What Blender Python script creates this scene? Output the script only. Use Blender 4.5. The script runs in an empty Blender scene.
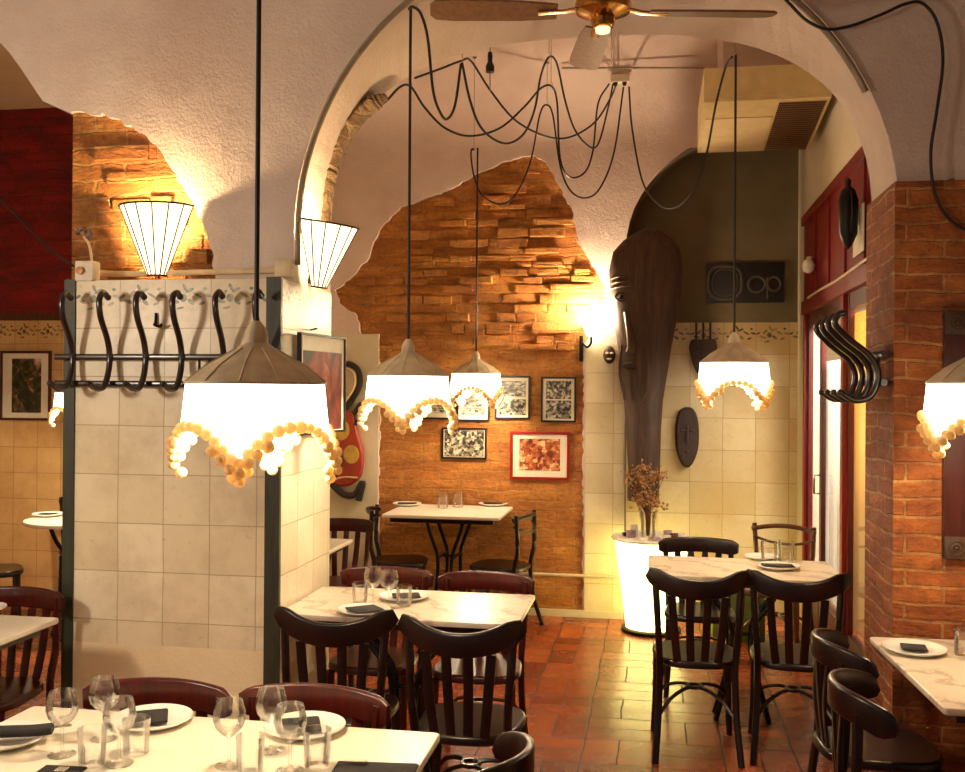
import bpy, bmesh, math, random
from math import sin, cos, pi, radians
from mathutils import Vector, Matrix, Euler
from mathutils.geometry import tessellate_polygon

random.seed(7)
scene = bpy.context.scene
COL = scene.collection

# ------------------------------------------------------------------ camera
CAMH, FPX = 1.66, 1000.0
YAW, PITCH, ROLL = radians(9.8), radians(0.23), radians(-0.40)
cd = bpy.data.cameras.new('camera')
cam = bpy.data.objects.new('camera', cd)
COL.objects.link(cam)
cam.location = (0, 0, CAMH)
cam.rotation_euler = (pi / 2 + PITCH, ROLL, YAW)
cd.sensor_width = 36.0
cd.lens = 36.0 * FPX / 965.0
cd.clip_start = 0.05
scene.camera = cam
CR = Euler(cam.rotation_euler).to_matrix()
CO = Vector((0, 0, CAMH))


def P(px, py, X=None, Y=None, Z=None):
    """the world point seen at a spot of the photograph, on the plane x=X, y=Y or z=Z"""
    d = CR @ Vector(((px - 482.5) / FPX, -(py - 386.0) / FPX, -1.0))
    if Y is not None:
        t = (Y - CO.y) / d.y
    elif X is not None:
        t = (X - CO.x) / d.x
    else:
        t = (Z - CO.z) / d.z
    return CO + d * t


# ------------------------------------------------------------------ mesh builder
def rrect(w, h, r, n=3):
    pts = []
    for cx, cy, a0 in ((w / 2 - r, h / 2 - r, 0), (-w / 2 + r, h / 2 - r, 90), (-w / 2 + r, -h / 2 + r, 180), (w / 2 - r, -h / 2 + r, 270)):
        for i in range(n + 1):
            a = radians(a0 + 90 * i / n)
            pts.append((cx + r * cos(a), cy + r * sin(a)))
    return pts


def catmull(pts, n=8):
    pts = [Vector(p) for p in pts]
    out = []
    for i in range(len(pts) - 1):
        p0 = pts[i - 1] if i else pts[i] * 2 - pts[i + 1]
        p1, p2 = pts[i], pts[i + 1]
        p3 = pts[i + 2] if i + 2 < len(pts) else pts[i + 1] * 2 - pts[i]
        for k in range(n):
            t = k / n
            out.append(0.5 * ((2 * p1) + (p2 - p0) * t + (2 * p0 - 5 * p1 + 4 * p2 - p3) * t * t + (3 * p1 - p0 - 3 * p2 + p3) * t ** 3))
    out.append(pts[-1])
    return out


class MB:
    def __init__(s):
        s.v, s.f, s.m, s.s = [], [], [], []
        s.mi, s.sm = 0, True

    def face(s, idx):
        s.f.append(tuple(idx)); s.m.append(s.mi); s.s.append(s.sm)

    def box(s, lo, hi, mats=None):
        """mats: optional dict of side -> slot among -x +x -y +y -z +z"""
        b = len(s.v)
        for z in (lo[2], hi[2]):
            for x, y in ((lo[0], lo[1]), (hi[0], lo[1]), (hi[0], hi[1]), (lo[0], hi[1])):
                s.v.append(Vector((x, y, z)))
        sm, s.sm = s.sm, False
        mi = s.mi
        for k, q in (('-z', (3, 2, 1, 0)), ('+z', (4, 5, 6, 7)), ('-y', (0, 1, 5, 4)), ('+x', (1, 2, 6, 5)), ('+y', (2, 3, 7, 6)), ('-x', (3, 0, 4, 7))):
            s.mi = (mats or {}).get(k, mi)
            s.face([b + i for i in q])
        s.sm, s.mi = sm, mi
        return s

    def rbox(s, c, size, r=0.004, rot=None):
        """box with chamfered edges, centred at c, optional rotation matrix"""
        bm = bmesh.new()
        bmesh.ops.create_cube(bm, size=1.0)
        for v in bm.verts:
            v.co = Vector((v.co.x * size[0], v.co.y * size[1], v.co.z * size[2]))
        bmesh.ops.bevel(bm, geom=list(bm.edges), offset=r, segments=2, affect='EDGES', profile=0.5)
        s.add_bm(bm, Matrix.Translation(Vector(c)) @ (rot.to_4x4() if rot else Matrix.Identity(4)))
        return s

    def add_bm(s, bm, mat=None):
        b = len(s.v)
        bm.verts.index_update()
        for v in bm.verts:
            s.v.append(mat @ v.co if mat else v.co.copy())
        for f in bm.faces:
            s.face([b + v.index for v in f.verts])
        bm.free()

    def sweep(s, path, sec, up=(0, 0, 1), scale=None, closed=False, caps=True):
        path = [Vector(p) for p in path]
        n, k = len(path), len(sec)
        b = len(s.v)
        up = Vector(up)
        last = None
        for i, p in enumerate(path):
            if closed:
                t = path[(i + 1) % n] - path[i - 1]
            else:
                t = path[min(i + 1, n - 1)] - path[max(i - 1, 0)]
            t.normalize()
            sd = t.cross(up)
            if sd.length < 0.05:
                sd = last if last is not None else t.orthogonal()
            sd = (sd - t * sd.dot(t)).normalized()
            if last is not None and sd.dot(last) < 0:
                sd = -sd
            last = sd
            u = sd.cross(t)
            sc = scale[i] if scale else 1.0
            sa, sb = sc if isinstance(sc, tuple) else (sc, sc)
            for a, c in sec:
                s.v.append(p + sd * a * sa + u * c * sb)
        for i in range(n if closed else n - 1):
            for j in range(k):
                a0, a1 = b + i * k, b + ((i + 1) % n) * k
                s.face((a0 + j, a0 + (j + 1) % k, a1 + (j + 1) % k, a1 + j))
        if caps and not closed:
            s.face([b + j for j in reversed(range(k))])
            s.face([b + (n - 1) * k + j for j in range(k)])
        return s

    def tube(s, path, r, seg=8, scale=None, closed=False, up=(0, 0, 1)):
        return s.sweep(path, [(r * cos(2 * pi * j / seg), r * sin(2 * pi * j / seg)) for j in range(seg)], up, scale, closed)

    def lathe(s, prof, c=(0, 0, 0), seg=32, a0=0.0, a1=2 * pi, closed_profile=False):
        c = Vector(c)
        full = abs(a1 - a0 - 2 * pi) < 1e-6
        n = seg if full else seg + 1
        b = len(s.v)
        k = len(prof)
        for i in range(n):
            a = a0 + (a1 - a0) * i / seg
            for r, z in prof:
                s.v.append(c + Vector((r * cos(a), r * sin(a), z)))
        for i in range(seg):
            i2 = (i + 1) % n
            for j in range(k if closed_profile else k - 1):
                j2 = (j + 1) % k
                q = [b + i * k + j, b + i2 * k + j, b + i2 * k + j2, b + i * k + j2]
                if prof[j][0] < 1e-7:
                    q = [q[0], q[2], q[3]]
                elif prof[j2][0] < 1e-7:
                    q = [q[0], q[1], q[2]]
                s.face(q)
        return s

    def ball(s, c, r, seg=10, rings=7, sc=(1, 1, 1), rot=None):
        bm = bmesh.new()
        bmesh.ops.create_uvsphere(bm, u_segments=seg, v_segments=rings, radius=1.0)
        m = Matrix.Diagonal((r * sc[0], r * sc[1], r * sc[2], 1.0))
        if rot:
            m = rot.to_4x4() @ m
        s.add_bm(bm, Matrix.Translation(Vector(c)) @ m)
        return s

    def prism(s, pts, z0, z1, bev=0.0, at=lambda x, y, z: Vector((x, y, z))):
        """outline in the local xy plane, thickness z0..z1, with a small rounded edge"""
        n = len(pts)
        cx = sum(p[0] for p in pts) / n
        cy = sum(p[1] for p in pts) / n
        rings = [(z0, 0.0), (z1, 0.0)] if not bev else [(z0, bev), (z0 + bev, 0.0), (z1 - bev, 0.0), (z1 - bev * 0.35, bev * 0.35), (z1, bev)]
        b = len(s.v)
        for z, ins in rings:
            for x, y in pts:
                d = math.hypot(x - cx, y - cy) or 1
                s.v.append(at(x - (x - cx) / d * ins, y - (y - cy) / d * ins, z))
        for r in range(len(rings) - 1):
            for i in range(n):
                j = (i + 1) % n
                s.face((b + r * n + i, b + r * n + j, b + (r + 1) * n + j, b + (r + 1) * n + i))
        sm, s.sm = s.sm, False
        s.face([b + i for i in reversed(range(n))])
        s.face([b + (len(rings) - 1) * n + i for i in range(n)])
        s.sm = sm
        return s

    def slab(s, front, back, yf, yb, mats=(0, 0, 0)):
        """wall with any outline in the xz plane; front and back outlines have the same count"""
        n = len(front)
        b = len(s.v)
        for x, z in front:
            s.v.append(Vector((x, yf, z)))
        for x, z in back:
            s.v.append(Vector((x, yb, z)))
        sm, s.sm = s.sm, False
        s.mi = mats[0]
        for t in tessellate_polygon([[Vector((x, z, 0)) for x, z in front]]):
            s.face([b + i for i in t])
        s.mi = mats[1]
        for t in tessellate_polygon([[Vector((x, z, 0)) for x, z in back]]):
            s.face([b + n + i for i in t])
        s.mi = mats[2]
        for i in range(n):
            j = (i + 1) % n
            s.face((b + i, b + j, b + n + j, b + n + i))
        s.mi, s.sm = 0, sm
        return s

    def build(s, name, mat, parent=None, kind=None, loc=None, rz=None):
        me = bpy.data.meshes.new(name)
        me.from_pydata([tuple(v) for v in s.v], [], s.f)
        for m in (mat if isinstance(mat, (list, tuple)) else [mat]):
            me.materials.append(m)
        me.polygons.foreach_set('material_index', s.m)
        me.polygons.foreach_set('use_smooth', s.s)
        bm = bmesh.new()
        bm.from_mesh(me)
        bmesh.ops.recalc_face_normals(bm, faces=bm.faces)
        for e in bm.edges:
            if len(e.link_faces) == 2 and e.calc_face_angle(0) > radians(38):
                e.smooth = False
        bm.to_mesh(me)
        bm.free()
        o = bpy.data.objects.new(name, me)
        COL.objects.link(o)
        if parent is not None:
            o.parent = parent
        if kind:
            o['kind'] = kind
        if loc is not None:
            o.location = loc
        if rz is not None:
            o.rotation_euler.z = rz
        return o


def tag(o, label, cat, group=None):
    o['label'] = label
    o['category'] = cat
    if group:
        o['group'] = group
    return o


def thing(name, label, cat, loc=(0, 0, 0), rz=0.0, group=None):
    o = bpy.data.objects.new(name, None)
    o.empty_display_size = 0.1
    COL.objects.link(o)
    o.location = loc
    o.rotation_euler = (0, 0, rz)
    return tag(o, label, cat, group)


def dup(root, loc, rz, label, group=None):
    def cp(o, parent):
        c = o.copy()
        COL.objects.link(c)
        if parent is not None:
            c.parent = parent
        for ch in list(o.children):
            cp(ch, c)
        return c
    r = cp(root, None)
    r.location = loc
    r.rotation_euler = (0, 0, rz)
    r['label'] = label
    if group:
        r['group'] = group
    return r


# ------------------------------------------------------------------ materials
def srgb(r, g, b):
    f = lambda c: (c / 255 / 12.92) if c <= 10 else ((c / 255 + 0.055) / 1.055) ** 2.4
    return (f(r), f(g), f(b), 1.0)


class NT:
    def __init__(s, name):
        s.mat = bpy.data.materials.new(name)
        s.mat.use_nodes = True
        s.t = s.mat.node_tree
        s.b = s.t.nodes['Principled BSDF']
        s.out = s.t.nodes['Material Output']

    def put(s, sock, v):
        if v is None:
            return
        if isinstance(v, bpy.types.NodeSocket):
            s.t.links.new(v, sock)
        else:
            sock.default_value = v

    def n(s, typ, attrs=None, **ins):
        nd = s.t.nodes.new('ShaderNode' + typ)
        for k, v in (attrs or {}).items():
            setattr(nd, k, v)
        for k, v in ins.items():
            key = int(k[1:]) if k[0] == 'i' and k[1:].isdigit() else k.replace('_', ' ')
            s.put(nd.inputs[key], v)
        return nd

    def ma(s, op, a, b=None, c=None):
        nd = s.n('Math', {'operation': op})
        for i, v in enumerate((a, b, c)):
            s.put(nd.inputs[i], v)
        return nd.outputs[0]

    def mix(s, f, a, b, blend='MIX'):
        nd = s.n('Mix', {'data_type': 'RGBA', 'blend_type': blend})
        s.put(nd.inputs[0], f); s.put(nd.inputs[6], a); s.put(nd.inputs[7], b)
        return nd.outputs[2]

    def ramp(s, f, stops, interp='LINEAR'):
        nd = s.n('ValToRGB')
        nd.color_ramp.interpolation = interp
        el = nd.color_ramp.elements
        while len(el) < len(stops):
            el.new(0.5)
        for e, (p, c) in zip(el, stops):
            e.position = p
            e.color = c if len(c) == 4 else (*c, 1)
        s.put(nd.inputs[0], f)
        return nd.outputs[0]

    def coord(s):
        nd = s.n('TexCoord')
        sp = s.n('SeparateXYZ', i0=nd.outputs['Object'])
        return nd.outputs['Object'], sp.outputs[0], sp.outputs[1], sp.outputs[2]

    def noise(s, vec, scale, detail=4.0, rough=0.55, dist=0.0):
        return s.n('TexNoise', None, Vector=vec, Scale=scale, Detail=detail, Roughness=rough, Distortion=dist).outputs['Fac']

    def xyz(s, x, y, z=0.0):
        return s.n('CombineXYZ', None, X=x, Y=y, Z=z).outputs[0]

    def bump(s, h, strength, dist):
        nd = s.n('Bump', None, Strength=strength, Distance=dist, Height=h)
        s.t.links.new(nd.outputs[0], s.b.inputs['Normal'])

    def set(s, **ins):
        for k, v in ins.items():
            s.put(s.b.inputs[k.replace('_', ' ')], v)
        return s.mat


def simple(name, col, rough=0.5, metal=0.0, noise=0.12, nscale=14.0, **kw):
    n = NT(name)
    v, x, y, z = n.coord()
    f = n.noise(v, nscale, 5.0)
    dark = tuple(c * (1 - noise * 2) for c in col[:3]) + (1,)
    lite = tuple(min(1, c * (1 + noise)) for c in col[:3]) + (1,)
    c = n.ramp(f, [(0.3, dark), (0.7, lite)])
    return n.set(Base_Color=c, Roughness=rough, Metallic=metal, **kw)


def plaster(name, col, stain, bump=0.5):
    n = NT(name)
    v, x, y, z = n.coord()
    a = n.noise(v, 1.3, 5.0, 0.6)
    b = n.noise(v, 9.0, 6.0, 0.65)
    c = n.mix(n.ramp(a, [(0.38, (0, 0, 0)), (0.68, (1, 1, 1))]), col, stain)
    c = n.mix(n.ma('MULTIPLY', b, 0.22), c, tuple(k * 0.6 for k in col[:3]) + (1,))
    g = n.noise(v, 75.0, 5.0, 0.65)
    h = n.ma('ADD', n.ma('MULTIPLY', g, 0.6), n.ma('MULTIPLY', n.noise(v, 6.0, 3.0), 1.2))
    n.bump(h, bump, 0.02)
    return n.set(Base_Color=c, Roughness=0.9)


def brick(name, axis, cols, mortar, bw=0.29, bh=0.07, rough_amount=1.0, stone=0.0, painted=False):
    n = NT(name)
    v, x, y, z = n.coord()
    hx = x if axis == 'x' else y
    w = n.noise(v, 2.3, 4.0, 0.6)
    w2 = n.noise(v, 7.0, 4.0, 0.6)
    zz = n.ma('ADD', z, n.ma('MULTIPLY', n.ma('SUBTRACT', w, 0.5), 0.11 * rough_amount))
    zz = n.ma('ADD', zz, n.ma('MULTIPLY', n.ma('SUBTRACT', w2, 0.5), 0.035 * rough_amount))
    xx = n.ma('ADD', hx, n.ma('MULTIPLY', n.ma('SUBTRACT', w2, 0.5), 0.06 * rough_amount))
    vec = n.xyz(xx, zz)
    bt = n.n('TexBrick', {'offset': 0.5}, Vector=vec, Color1=cols[0], Color2=cols[1], Mortar=mortar, Scale=1.0, Mortar_Size=0.007, Mortar_Smooth=0.35, Bias=0.1, Brick_Width=bw, Row_Height=bh)
    big = n.noise(n.xyz(n.ma('MULTIPLY', hx, 1.2), n.ma('MULTIPLY', z, 3.2)), 2.1, 7.0, 0.68, 0.4)
    fine = n.noise(v, 38.0, 6.0, 0.7)
    c = bt.outputs['Color']
    c = n.mix(n.ramp(big, [(0.38, (0, 0, 0)), (0.66, (1, 1, 1))]), n.mix(0.85, c, cols[2]), c)
    c = n.mix(n.ramp(fine, [(0.32, (0.45, 0.45, 0.45)), (0.55, (0, 0, 0))]), c, tuple(k * 0.45 for k in cols[2][:3]) + (1,))
    lay = n.noise(n.xyz(n.ma('MULTIPLY', hx, 0.7), n.ma('MULTIPLY', zz, 8.0)), 1.5, 5.0, 0.6)
    if stone > 0.2:
        c = n.mix(n.ramp(lay, [(0.30, (stone, stone, stone)), (0.45, (0, 0, 0))]), c, tuple(k * 0.35 for k in cols[2][:3]) + (1,))
        c = n.mix(n.ramp(lay, [(0.56, (0, 0, 0)), (0.7, (0.5 * stone,) * 3)]), c, mortar)
    h = n.ma('MULTIPLY', bt.outputs['Fac'], -0.5)
    h = n.ma('ADD', h, n.ma('MULTIPLY', big, 1.3))
    h = n.ma('ADD', h, n.ma('MULTIPLY', fine, 0.30))
    if stone > 0:
        h = n.ma('ADD', h, n.ma('MULTIPLY', lay, 2.2 * stone))
    n.bump(h, 0.9, 0.035)
    return n.set(Base_Color=c, Roughness=0.42 if painted else 0.8)


def motif(n, u, v, blobs):
    """union of painted leaves: each blob is (u, v, half length, half width, angle) in one tile"""
    best = None
    for bu, bv, a, b, ang in blobs:
        ca, sa = cos(radians(ang)), sin(radians(ang))
        du, dv = n.ma('SUBTRACT', u, bu), n.ma('SUBTRACT', v, bv)
        p = n.ma('ADD', n.ma('MULTIPLY', du, ca / a), n.ma('MULTIPLY', dv, sa / a))
        q = n.ma('ADD', n.ma('MULTIPLY', du, -sa / b), n.ma('MULTIPLY', dv, ca / b))
        d = n.ma('ADD', n.ma('MULTIPLY', p, p), n.ma('MULTIPLY', q, q))
        best = d if best is None else n.ma('MINIMUM', best, d)
    return n.ma('LESS_THAN', best, 1.0)


LEAVES = [(.40, .50, 0.075, 0.105, 0), (.27, .62, 0.106, 0.045, 55), (.20, .42, 0.112, 0.049, -20), (.53, .70, 0.106, 0.042, 30), (.56, .40, 0.100, 0.048, -50), (.42, .78, 0.035, 0.098, 20),
          (.70, .58, 0.119, 0.031, -35), (.80, .36, 0.075, 0.036, 30), (.06, .56, 0.069, 0.034, 40), (.92, .56, 0.088, 0.042, -15), (.86, .74, 0.044, 0.042, 0), (.33, .24, 0.088, 0.031, 15)]


def tiles(name, axis, size, base, var, grout, x0=0.0, z0=0.0, band=None, leaf=None, gloss=0.22, stain=None):
    n = NT(name)
    v, x, y, z = n.coord()
    hx = x if axis == 'x' else y
    hx = n.ma('SUBTRACT', hx, x0)
    zz = n.ma('SUBTRACT', z, z0)
    wob = n.ma('MULTIPLY', n.ma('SUBTRACT', n.noise(v, 3.0, 2.0), 0.5), 0.012)
    vec = n.xyz(n.ma('ADD', hx, wob), n.ma('ADD', zz, wob))
    bt = n.n('TexBrick', {'offset': 0.0}, Vector=vec, Color1=base, Color2=var, Mortar=grout, Scale=1.0, Mortar_Size=0.0022, Mortar_Smooth=0.3, Bias=-0.1, Brick_Width=size, Row_Height=size)
    cloud = n.noise(v, 5.0, 6.0, 0.65)
    fine = n.noise(v, 30.0, 6.0, 0.7)
    c = n.mix(n.ramp(cloud, [(0.42, (0, 0, 0)), (0.75, (0.55, 0.55, 0.55))]), bt.outputs['Color'], stain or grout)
    c = n.mix(n.ramp(fine, [(0.60, (0, 0, 0)), (0.75, (0.6, 0.6, 0.6))]), c, tuple(k * 0.6 for k in (stain or grout)[:3]) + (1,))
    if band:
        u = n.ma('FRACT', n.ma('DIVIDE', hx, band[2]))
        w = n.ma('DIVIDE', n.ma('SUBTRACT', z, band[0]), band[1] - band[0])
        mk = motif(n, u, w, LEAVES)
        inb = n.ma('MULTIPLY', n.ma('GREATER_THAN', w, 0.0), n.ma('LESS_THAN', w, 1.0))
        soft = n.ramp(n.noise(v, 22.0, 3.0), [(0.3, (0.35, 0.35, 0.35)), (0.6, (1, 1, 1))])
        c = n.mix(n.ma('MULTIPLY', n.ma('MULTIPLY', mk, inb), soft), c, leaf)
    n.bump(n.ma('ADD', n.ma('MULTIPLY', bt.outputs['Fac'], -1.0), n.ma('MULTIPLY', cloud, 0.6)), 0.35, 0.008)
    r = n.ma('ADD', gloss, n.ma('MULTIPLY', fine, 0.25))
    return n.set(Base_Color=c, Roughness=r)


def marble(name, base, vein, k=1.0):
    n = NT(name)
    v, x, y, z = n.coord()
    d = n.noise(v, 3.0, 6.0, 0.6, 1.2)
    w = n.n('TexWave', {'wave_type': 'BANDS', 'bands_direction': 'DIAGONAL'}, Vector=v, Scale=2.2, Distortion=9.0, Detail=5.0, Detail_Scale=1.6, Detail_Roughness=0.65).outputs['Fac']
    c = n.mix(n.ramp(w, [(0.0, (0.6 * k,) * 3), (0.12, (0.1 * k,) * 3), (0.4, (0, 0, 0))]), base, vein)
    c = n.mix(n.ramp(d, [(0.45, (0, 0, 0)), (0.75, (0.35 * k,) * 3)]), c, vein)
    return n.set(Base_Color=c, Roughness=0.3)


def floor_mat():
    """terracotta laid in pairs, alternately along and across the room"""
    n = NT('terracotta_floor')
    v, x, y, z = n.coord()
    wob = n.ma('MULTIPLY', n.ma('SUBTRACT', n.noise(v, 3.0, 2.0), 0.5), 0.03)
    C = 0.32
    gx, gy = n.ma('DIVIDE', n.ma('ADD', x, wob), C), n.ma('DIVIDE', n.ma('ADD', y, wob), C)
    cx, cy_ = n.ma('FLOOR', gx), n.ma('FLOOR', gy)
    fx, fy = n.ma('FRACT', gx), n.ma('FRACT', gy)
    par = n.ma('FLOORED_MODULO', n.ma('ADD', cx, cy_), 2.0)
    u = n.ma('ADD', n.ma('MULTIPLY', par, fx), n.ma('MULTIPLY', n.ma('SUBTRACT', 1.0, par), fy))
    ed = n.ma('MINIMUM', n.ma('MINIMUM', fx, n.ma('SUBTRACT', 1.0, fx)), n.ma('MINIMUM', fy, n.ma('SUBTRACT', 1.0, fy)))
    ed = n.ma('MINIMUM', ed, n.ma('ABSOLUTE', n.ma('SUBTRACT', u, 0.5)))
    joint = n.ramp(ed, [(0.006, (1, 1, 1)), (0.016, (0, 0, 0))])
    wn = n.n('TexWhiteNoise', {'noise_dimensions': '3D'}, Vector=n.xyz(cx, cy_, n.ma('GREATER_THAN', u, 0.5))).outputs['Value']
    base = n.ramp(wn, [(0.0, srgb(104, 34, 16)), (0.5, srgb(142, 56, 24)), (1.0, srgb(172, 84, 38))])
    a = n.noise(v, 6.0, 6.0, 0.65)
    f = n.noise(v, 40.0, 5.0, 0.7)
    c = n.mix(n.ramp(a, [(0.42, (0, 0, 0)), (0.75, (0.6, 0.6, 0.6))]), base, srgb(110, 42, 22))
    c = n.mix(n.ma('MULTIPLY', f, 0.2), c, srgb(205, 120, 70))
    c = n.mix(joint, c, srgb(44, 20, 12))
    h = n.ma('ADD', n.ma('MULTIPLY', joint, -1.0), n.ma('MULTIPLY', a, 0.9))
    n.bump(h, 0.18, 0.008)
    return n.set(Base_Color=c, Roughness=n.ma('ADD', n.ma('ADD', 0.13, n.ma('MULTIPLY', joint, 0.4)), n.ma('MULTIPLY', a, 0.26)))


def wood(name, c1, c2, rough=0.28, coat=0.3):
    n = NT(name)
    v, x, y, z = n.coord()
    w = n.noise(n.xyz(n.ma('MULTIPLY', x, 9.0), n.ma('MULTIPLY', y, 9.0), z), 5.0, 6.0, 0.65, 0.6)
    c = n.ramp(w, [(0.32, c1), (0.70, c2)])
    return n.set(Base_Color=c, Roughness=rough, Coat_Weight=coat, Coat_Roughness=0.15)


def emit(name, col, strength, rough=0.6):
    n = NT(name)
    v, x, y, z = n.coord()
    f = n.noise(v, 20.0, 3.0)
    c = n.mix(n.ma('MULTIPLY', f, 0.15), col, tuple(k * 0.85 for k in col[:3]) + (1,))
    return n.set(Base_Color=(0.8, 0.75, 0.65, 1), Roughness=rough, Emission_Color=c, Emission_Strength=strength)


def glass(name, tint=(0.97, 0.97, 0.95, 1), gl=0.9):
    n = NT(name)
    tr = n.n('BsdfTransparent', None, Color=tint)
    gs = n.n('BsdfGlossy', None, Color=(1, 1, 1, 1), Roughness=0.03)
    lw = n.n('LayerWeight', None, Blend=0.40)
    v, x, y, z = n.coord()
    f = n.ma('ADD', n.ma('MULTIPLY', lw.outputs['Fresnel'], gl), n.ma('MULTIPLY', n.noise(v, 30.0, 2.0), 0.02))
    mx = n.n('MixShader')
    n.put(mx.inputs[0], f)
    n.t.links.new(tr.outputs[0], mx.inputs[1])
    n.t.links.new(gs.outputs[0], mx.inputs[2])
    n.t.links.new(mx.outputs[0], n.out.inputs['Surface'])
    return n.mat


def cloth(name, col, k):
    n = NT(name)
    v, x, y, z = n.coord()
    c = n.mix(n.ma('MULTIPLY', n.noise(v, 40.0, 3.0), 0.2), col, tuple(q * 0.8 for q in col[:3]) + (1,))
    a, b = n.n('BsdfTranslucent', None, Color=c), n.n('BsdfDiffuse', None, Color=c)
    mx = n.n('MixShader')
    mx.inputs[0].default_value = k
    n.t.links.new(b.outputs[0], mx.inputs[1]); n.t.links.new(a.outputs[0], mx.inputs[2])
    n.t.links.new(mx.outputs[0], n.out.inputs['Surface'])
    return n.mat


def print_mat(name, stops, scale=9.0, seed=0.0, stretch=(1, 1), dist=0.8, vor=True):
    n = NT(name)
    v, x, y, z = n.coord()
    vec = n.xyz(n.ma('ADD', n.ma('MULTIPLY', x, stretch[0]), seed), n.ma('MULTIPLY', z, stretch[1]), n.ma('MULTIPLY', y, stretch[0]))
    a = n.noise(vec, scale, 5.0, 0.6, dist)
    if vor:
        b = n.n('TexVoronoi', {'distance': 'CHEBYCHEV'}, Vector=vec, Scale=scale * 2.2).outputs['Color']
        sp = n.n('SeparateColor', i0=b).outputs[0]
        a = n.ma('ADD', n.ma('MULTIPLY', a, 0.65), n.ma('MULTIPLY', sp, 0.35))
    return n.set(Base_Color=n.ramp(a, stops), Roughness=0.35)


M = {}
M['plaster'] = plaster('pale_rough_plaster', srgb(222, 208, 196), srgb(200, 180, 168))
M['plaster_pink'] = plaster('pinkish_rough_plaster', srgb(226, 204, 196), srgb(204, 180, 170))
M['plaster_cream'] = plaster('cream_plaster', srgb(252, 236, 196), srgb(240, 216, 170), 0.3)
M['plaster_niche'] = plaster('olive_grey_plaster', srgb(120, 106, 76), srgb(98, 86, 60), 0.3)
M['plaster_white'] = plaster('white_plaster', srgb(226, 214, 188), srgb(212, 196, 160), 0.2)
M['brick_back'] = brick('exposed_brick_rough', 'x', (srgb(224, 158, 72), srgb(202, 128, 52), srgb(150, 88, 36)), srgb(206, 150, 82), rough_amount=1.0, stone=0.10)
M['brick_front'] = brick('exposed_brick_smoky', 'x', (srgb(210, 146, 66), srgb(178, 110, 44), srgb(116, 68, 28)), srgb(214, 164, 90), rough_amount=0.9, stone=0.10)
M['brick_right'] = brick('red_brick', 'x', (srgb(210, 128, 56), srgb(176, 94, 40), srgb(124, 60, 26)), srgb(214, 156, 92), bw=0.27, bh=0.066, rough_amount=0.55)
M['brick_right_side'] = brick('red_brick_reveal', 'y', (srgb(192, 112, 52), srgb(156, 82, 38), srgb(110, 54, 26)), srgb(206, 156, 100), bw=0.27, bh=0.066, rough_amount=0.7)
M['bare_stone'] = brick('bare_grey_stone', 'x', (srgb(164, 136, 100), srgb(128, 100, 70), srgb(84, 62, 42)), srgb(176, 150, 112), bw=0.2, bh=0.06, rough_amount=1.6)
M['brick_red'] = brick('red_painted_brick', 'x', (srgb(186, 22, 14), srgb(156, 14, 10), srgb(96, 8, 8)), srgb(166, 18, 12), rough_amount=0.5, painted=True)
TB = (1.955, 2.115, 0.205)
M['tile_front'] = tiles('glazed_tiles_front', 'x', 0.205, srgb(244, 232, 200), srgb(226, 210, 172), srgb(188, 166, 126), x0=-2.435, z0=2.115 - 0.205 * 10, band=TB, leaf=srgb(96, 112, 84), stain=srgb(186, 162, 124))
M['tile_side'] = tiles('glazed_tiles_side', 'y', 0.205, srgb(230, 220, 196), srgb(214, 200, 172), srgb(160, 140, 110), x0=3.92, z0=2.115 - 0.205 * 10, band=TB, leaf=srgb(96, 112, 92), stain=srgb(200, 180, 146))
TN = (1.99, 2.18, 0.24)
M['tile_niche'] = tiles('old_tiles_niche', 'x', 0.24, srgb(212, 192, 146), srgb(188, 160, 106), srgb(150, 120, 70), x0=-0.22, z0=2.18 - 0.24 * 10, band=TN, leaf=srgb(72, 70, 44), stain=srgb(186, 146, 84))
M['tile_pier'] = tiles('white_tiles_pier', 'x', 0.22, srgb(228, 216, 180), srgb(216, 200, 158), srgb(176, 154, 108), x0=-0.52, z0=0.03, stain=srgb(204, 180, 122))
M['tile_left'] = tiles('ochre_tiles', 'x', 0.21, srgb(222, 186, 124), srgb(206, 164, 100), srgb(150, 106, 60), x0=-6.0, z0=2.22 - 0.21 * 11, band=(2.02, 2.2, 0.21), leaf=srgb(74, 52, 34), stain=srgb(170, 112, 54))
M['floor'] = floor_mat()
M['marble'] = marble('white_marble', srgb(240, 230, 208), srgb(206, 186, 154), 0.22)
M['marble_grey'] = marble('veined_marble', srgb(230, 214, 192), srgb(150, 130, 112), 1.0)
M['chair'] = wood('dark_mahogany', srgb(17, 7, 5), srgb(32, 11, 8), 0.30, 0.12)
M['chair_red_lit'] = wood('red_lit_mahogany', srgb(50, 10, 6), srgb(78, 18, 10), 0.30, 0.12)  # same mahogany as the dark chairs, colour reddened and lightened for lamplight
M['chair_brown'] = wood('worn_brown_wood', srgb(70, 36, 18), srgb(108, 60, 30), 0.35, 0.3)
M['black_wood'] = wood('black_bentwood', srgb(24, 14, 10), srgb(44, 24, 16), 0.3, 0.4)
M['trim_green'] = wood('dark_green_painted_wood', srgb(38, 42, 28), srgb(62, 62, 42), 0.5, 0.1)
M['door_red'] = wood('red_painted_wood', srgb(112, 16, 12), srgb(140, 26, 18), 0.4, 0.2)
M['door_dark'] = wood('dark_red_wood', srgb(70, 16, 12), srgb(96, 26, 18), 0.4, 0.2)
M['carving'] = wood('carved_brown_wood', srgb(44, 28, 17), srgb(84, 55, 31), 0.65, 0.0)
M['carving_dark'] = wood('dark_carved_wood', srgb(34, 20, 12), srgb(66, 40, 24), 0.6, 0.0)
M['iron'] = simple('black_iron', srgb(26, 22, 20), 0.45, 0.6)
M['steel'] = simple('cutlery_steel', srgb(200, 196, 188), 0.2, 1.0, 0.05)
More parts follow.
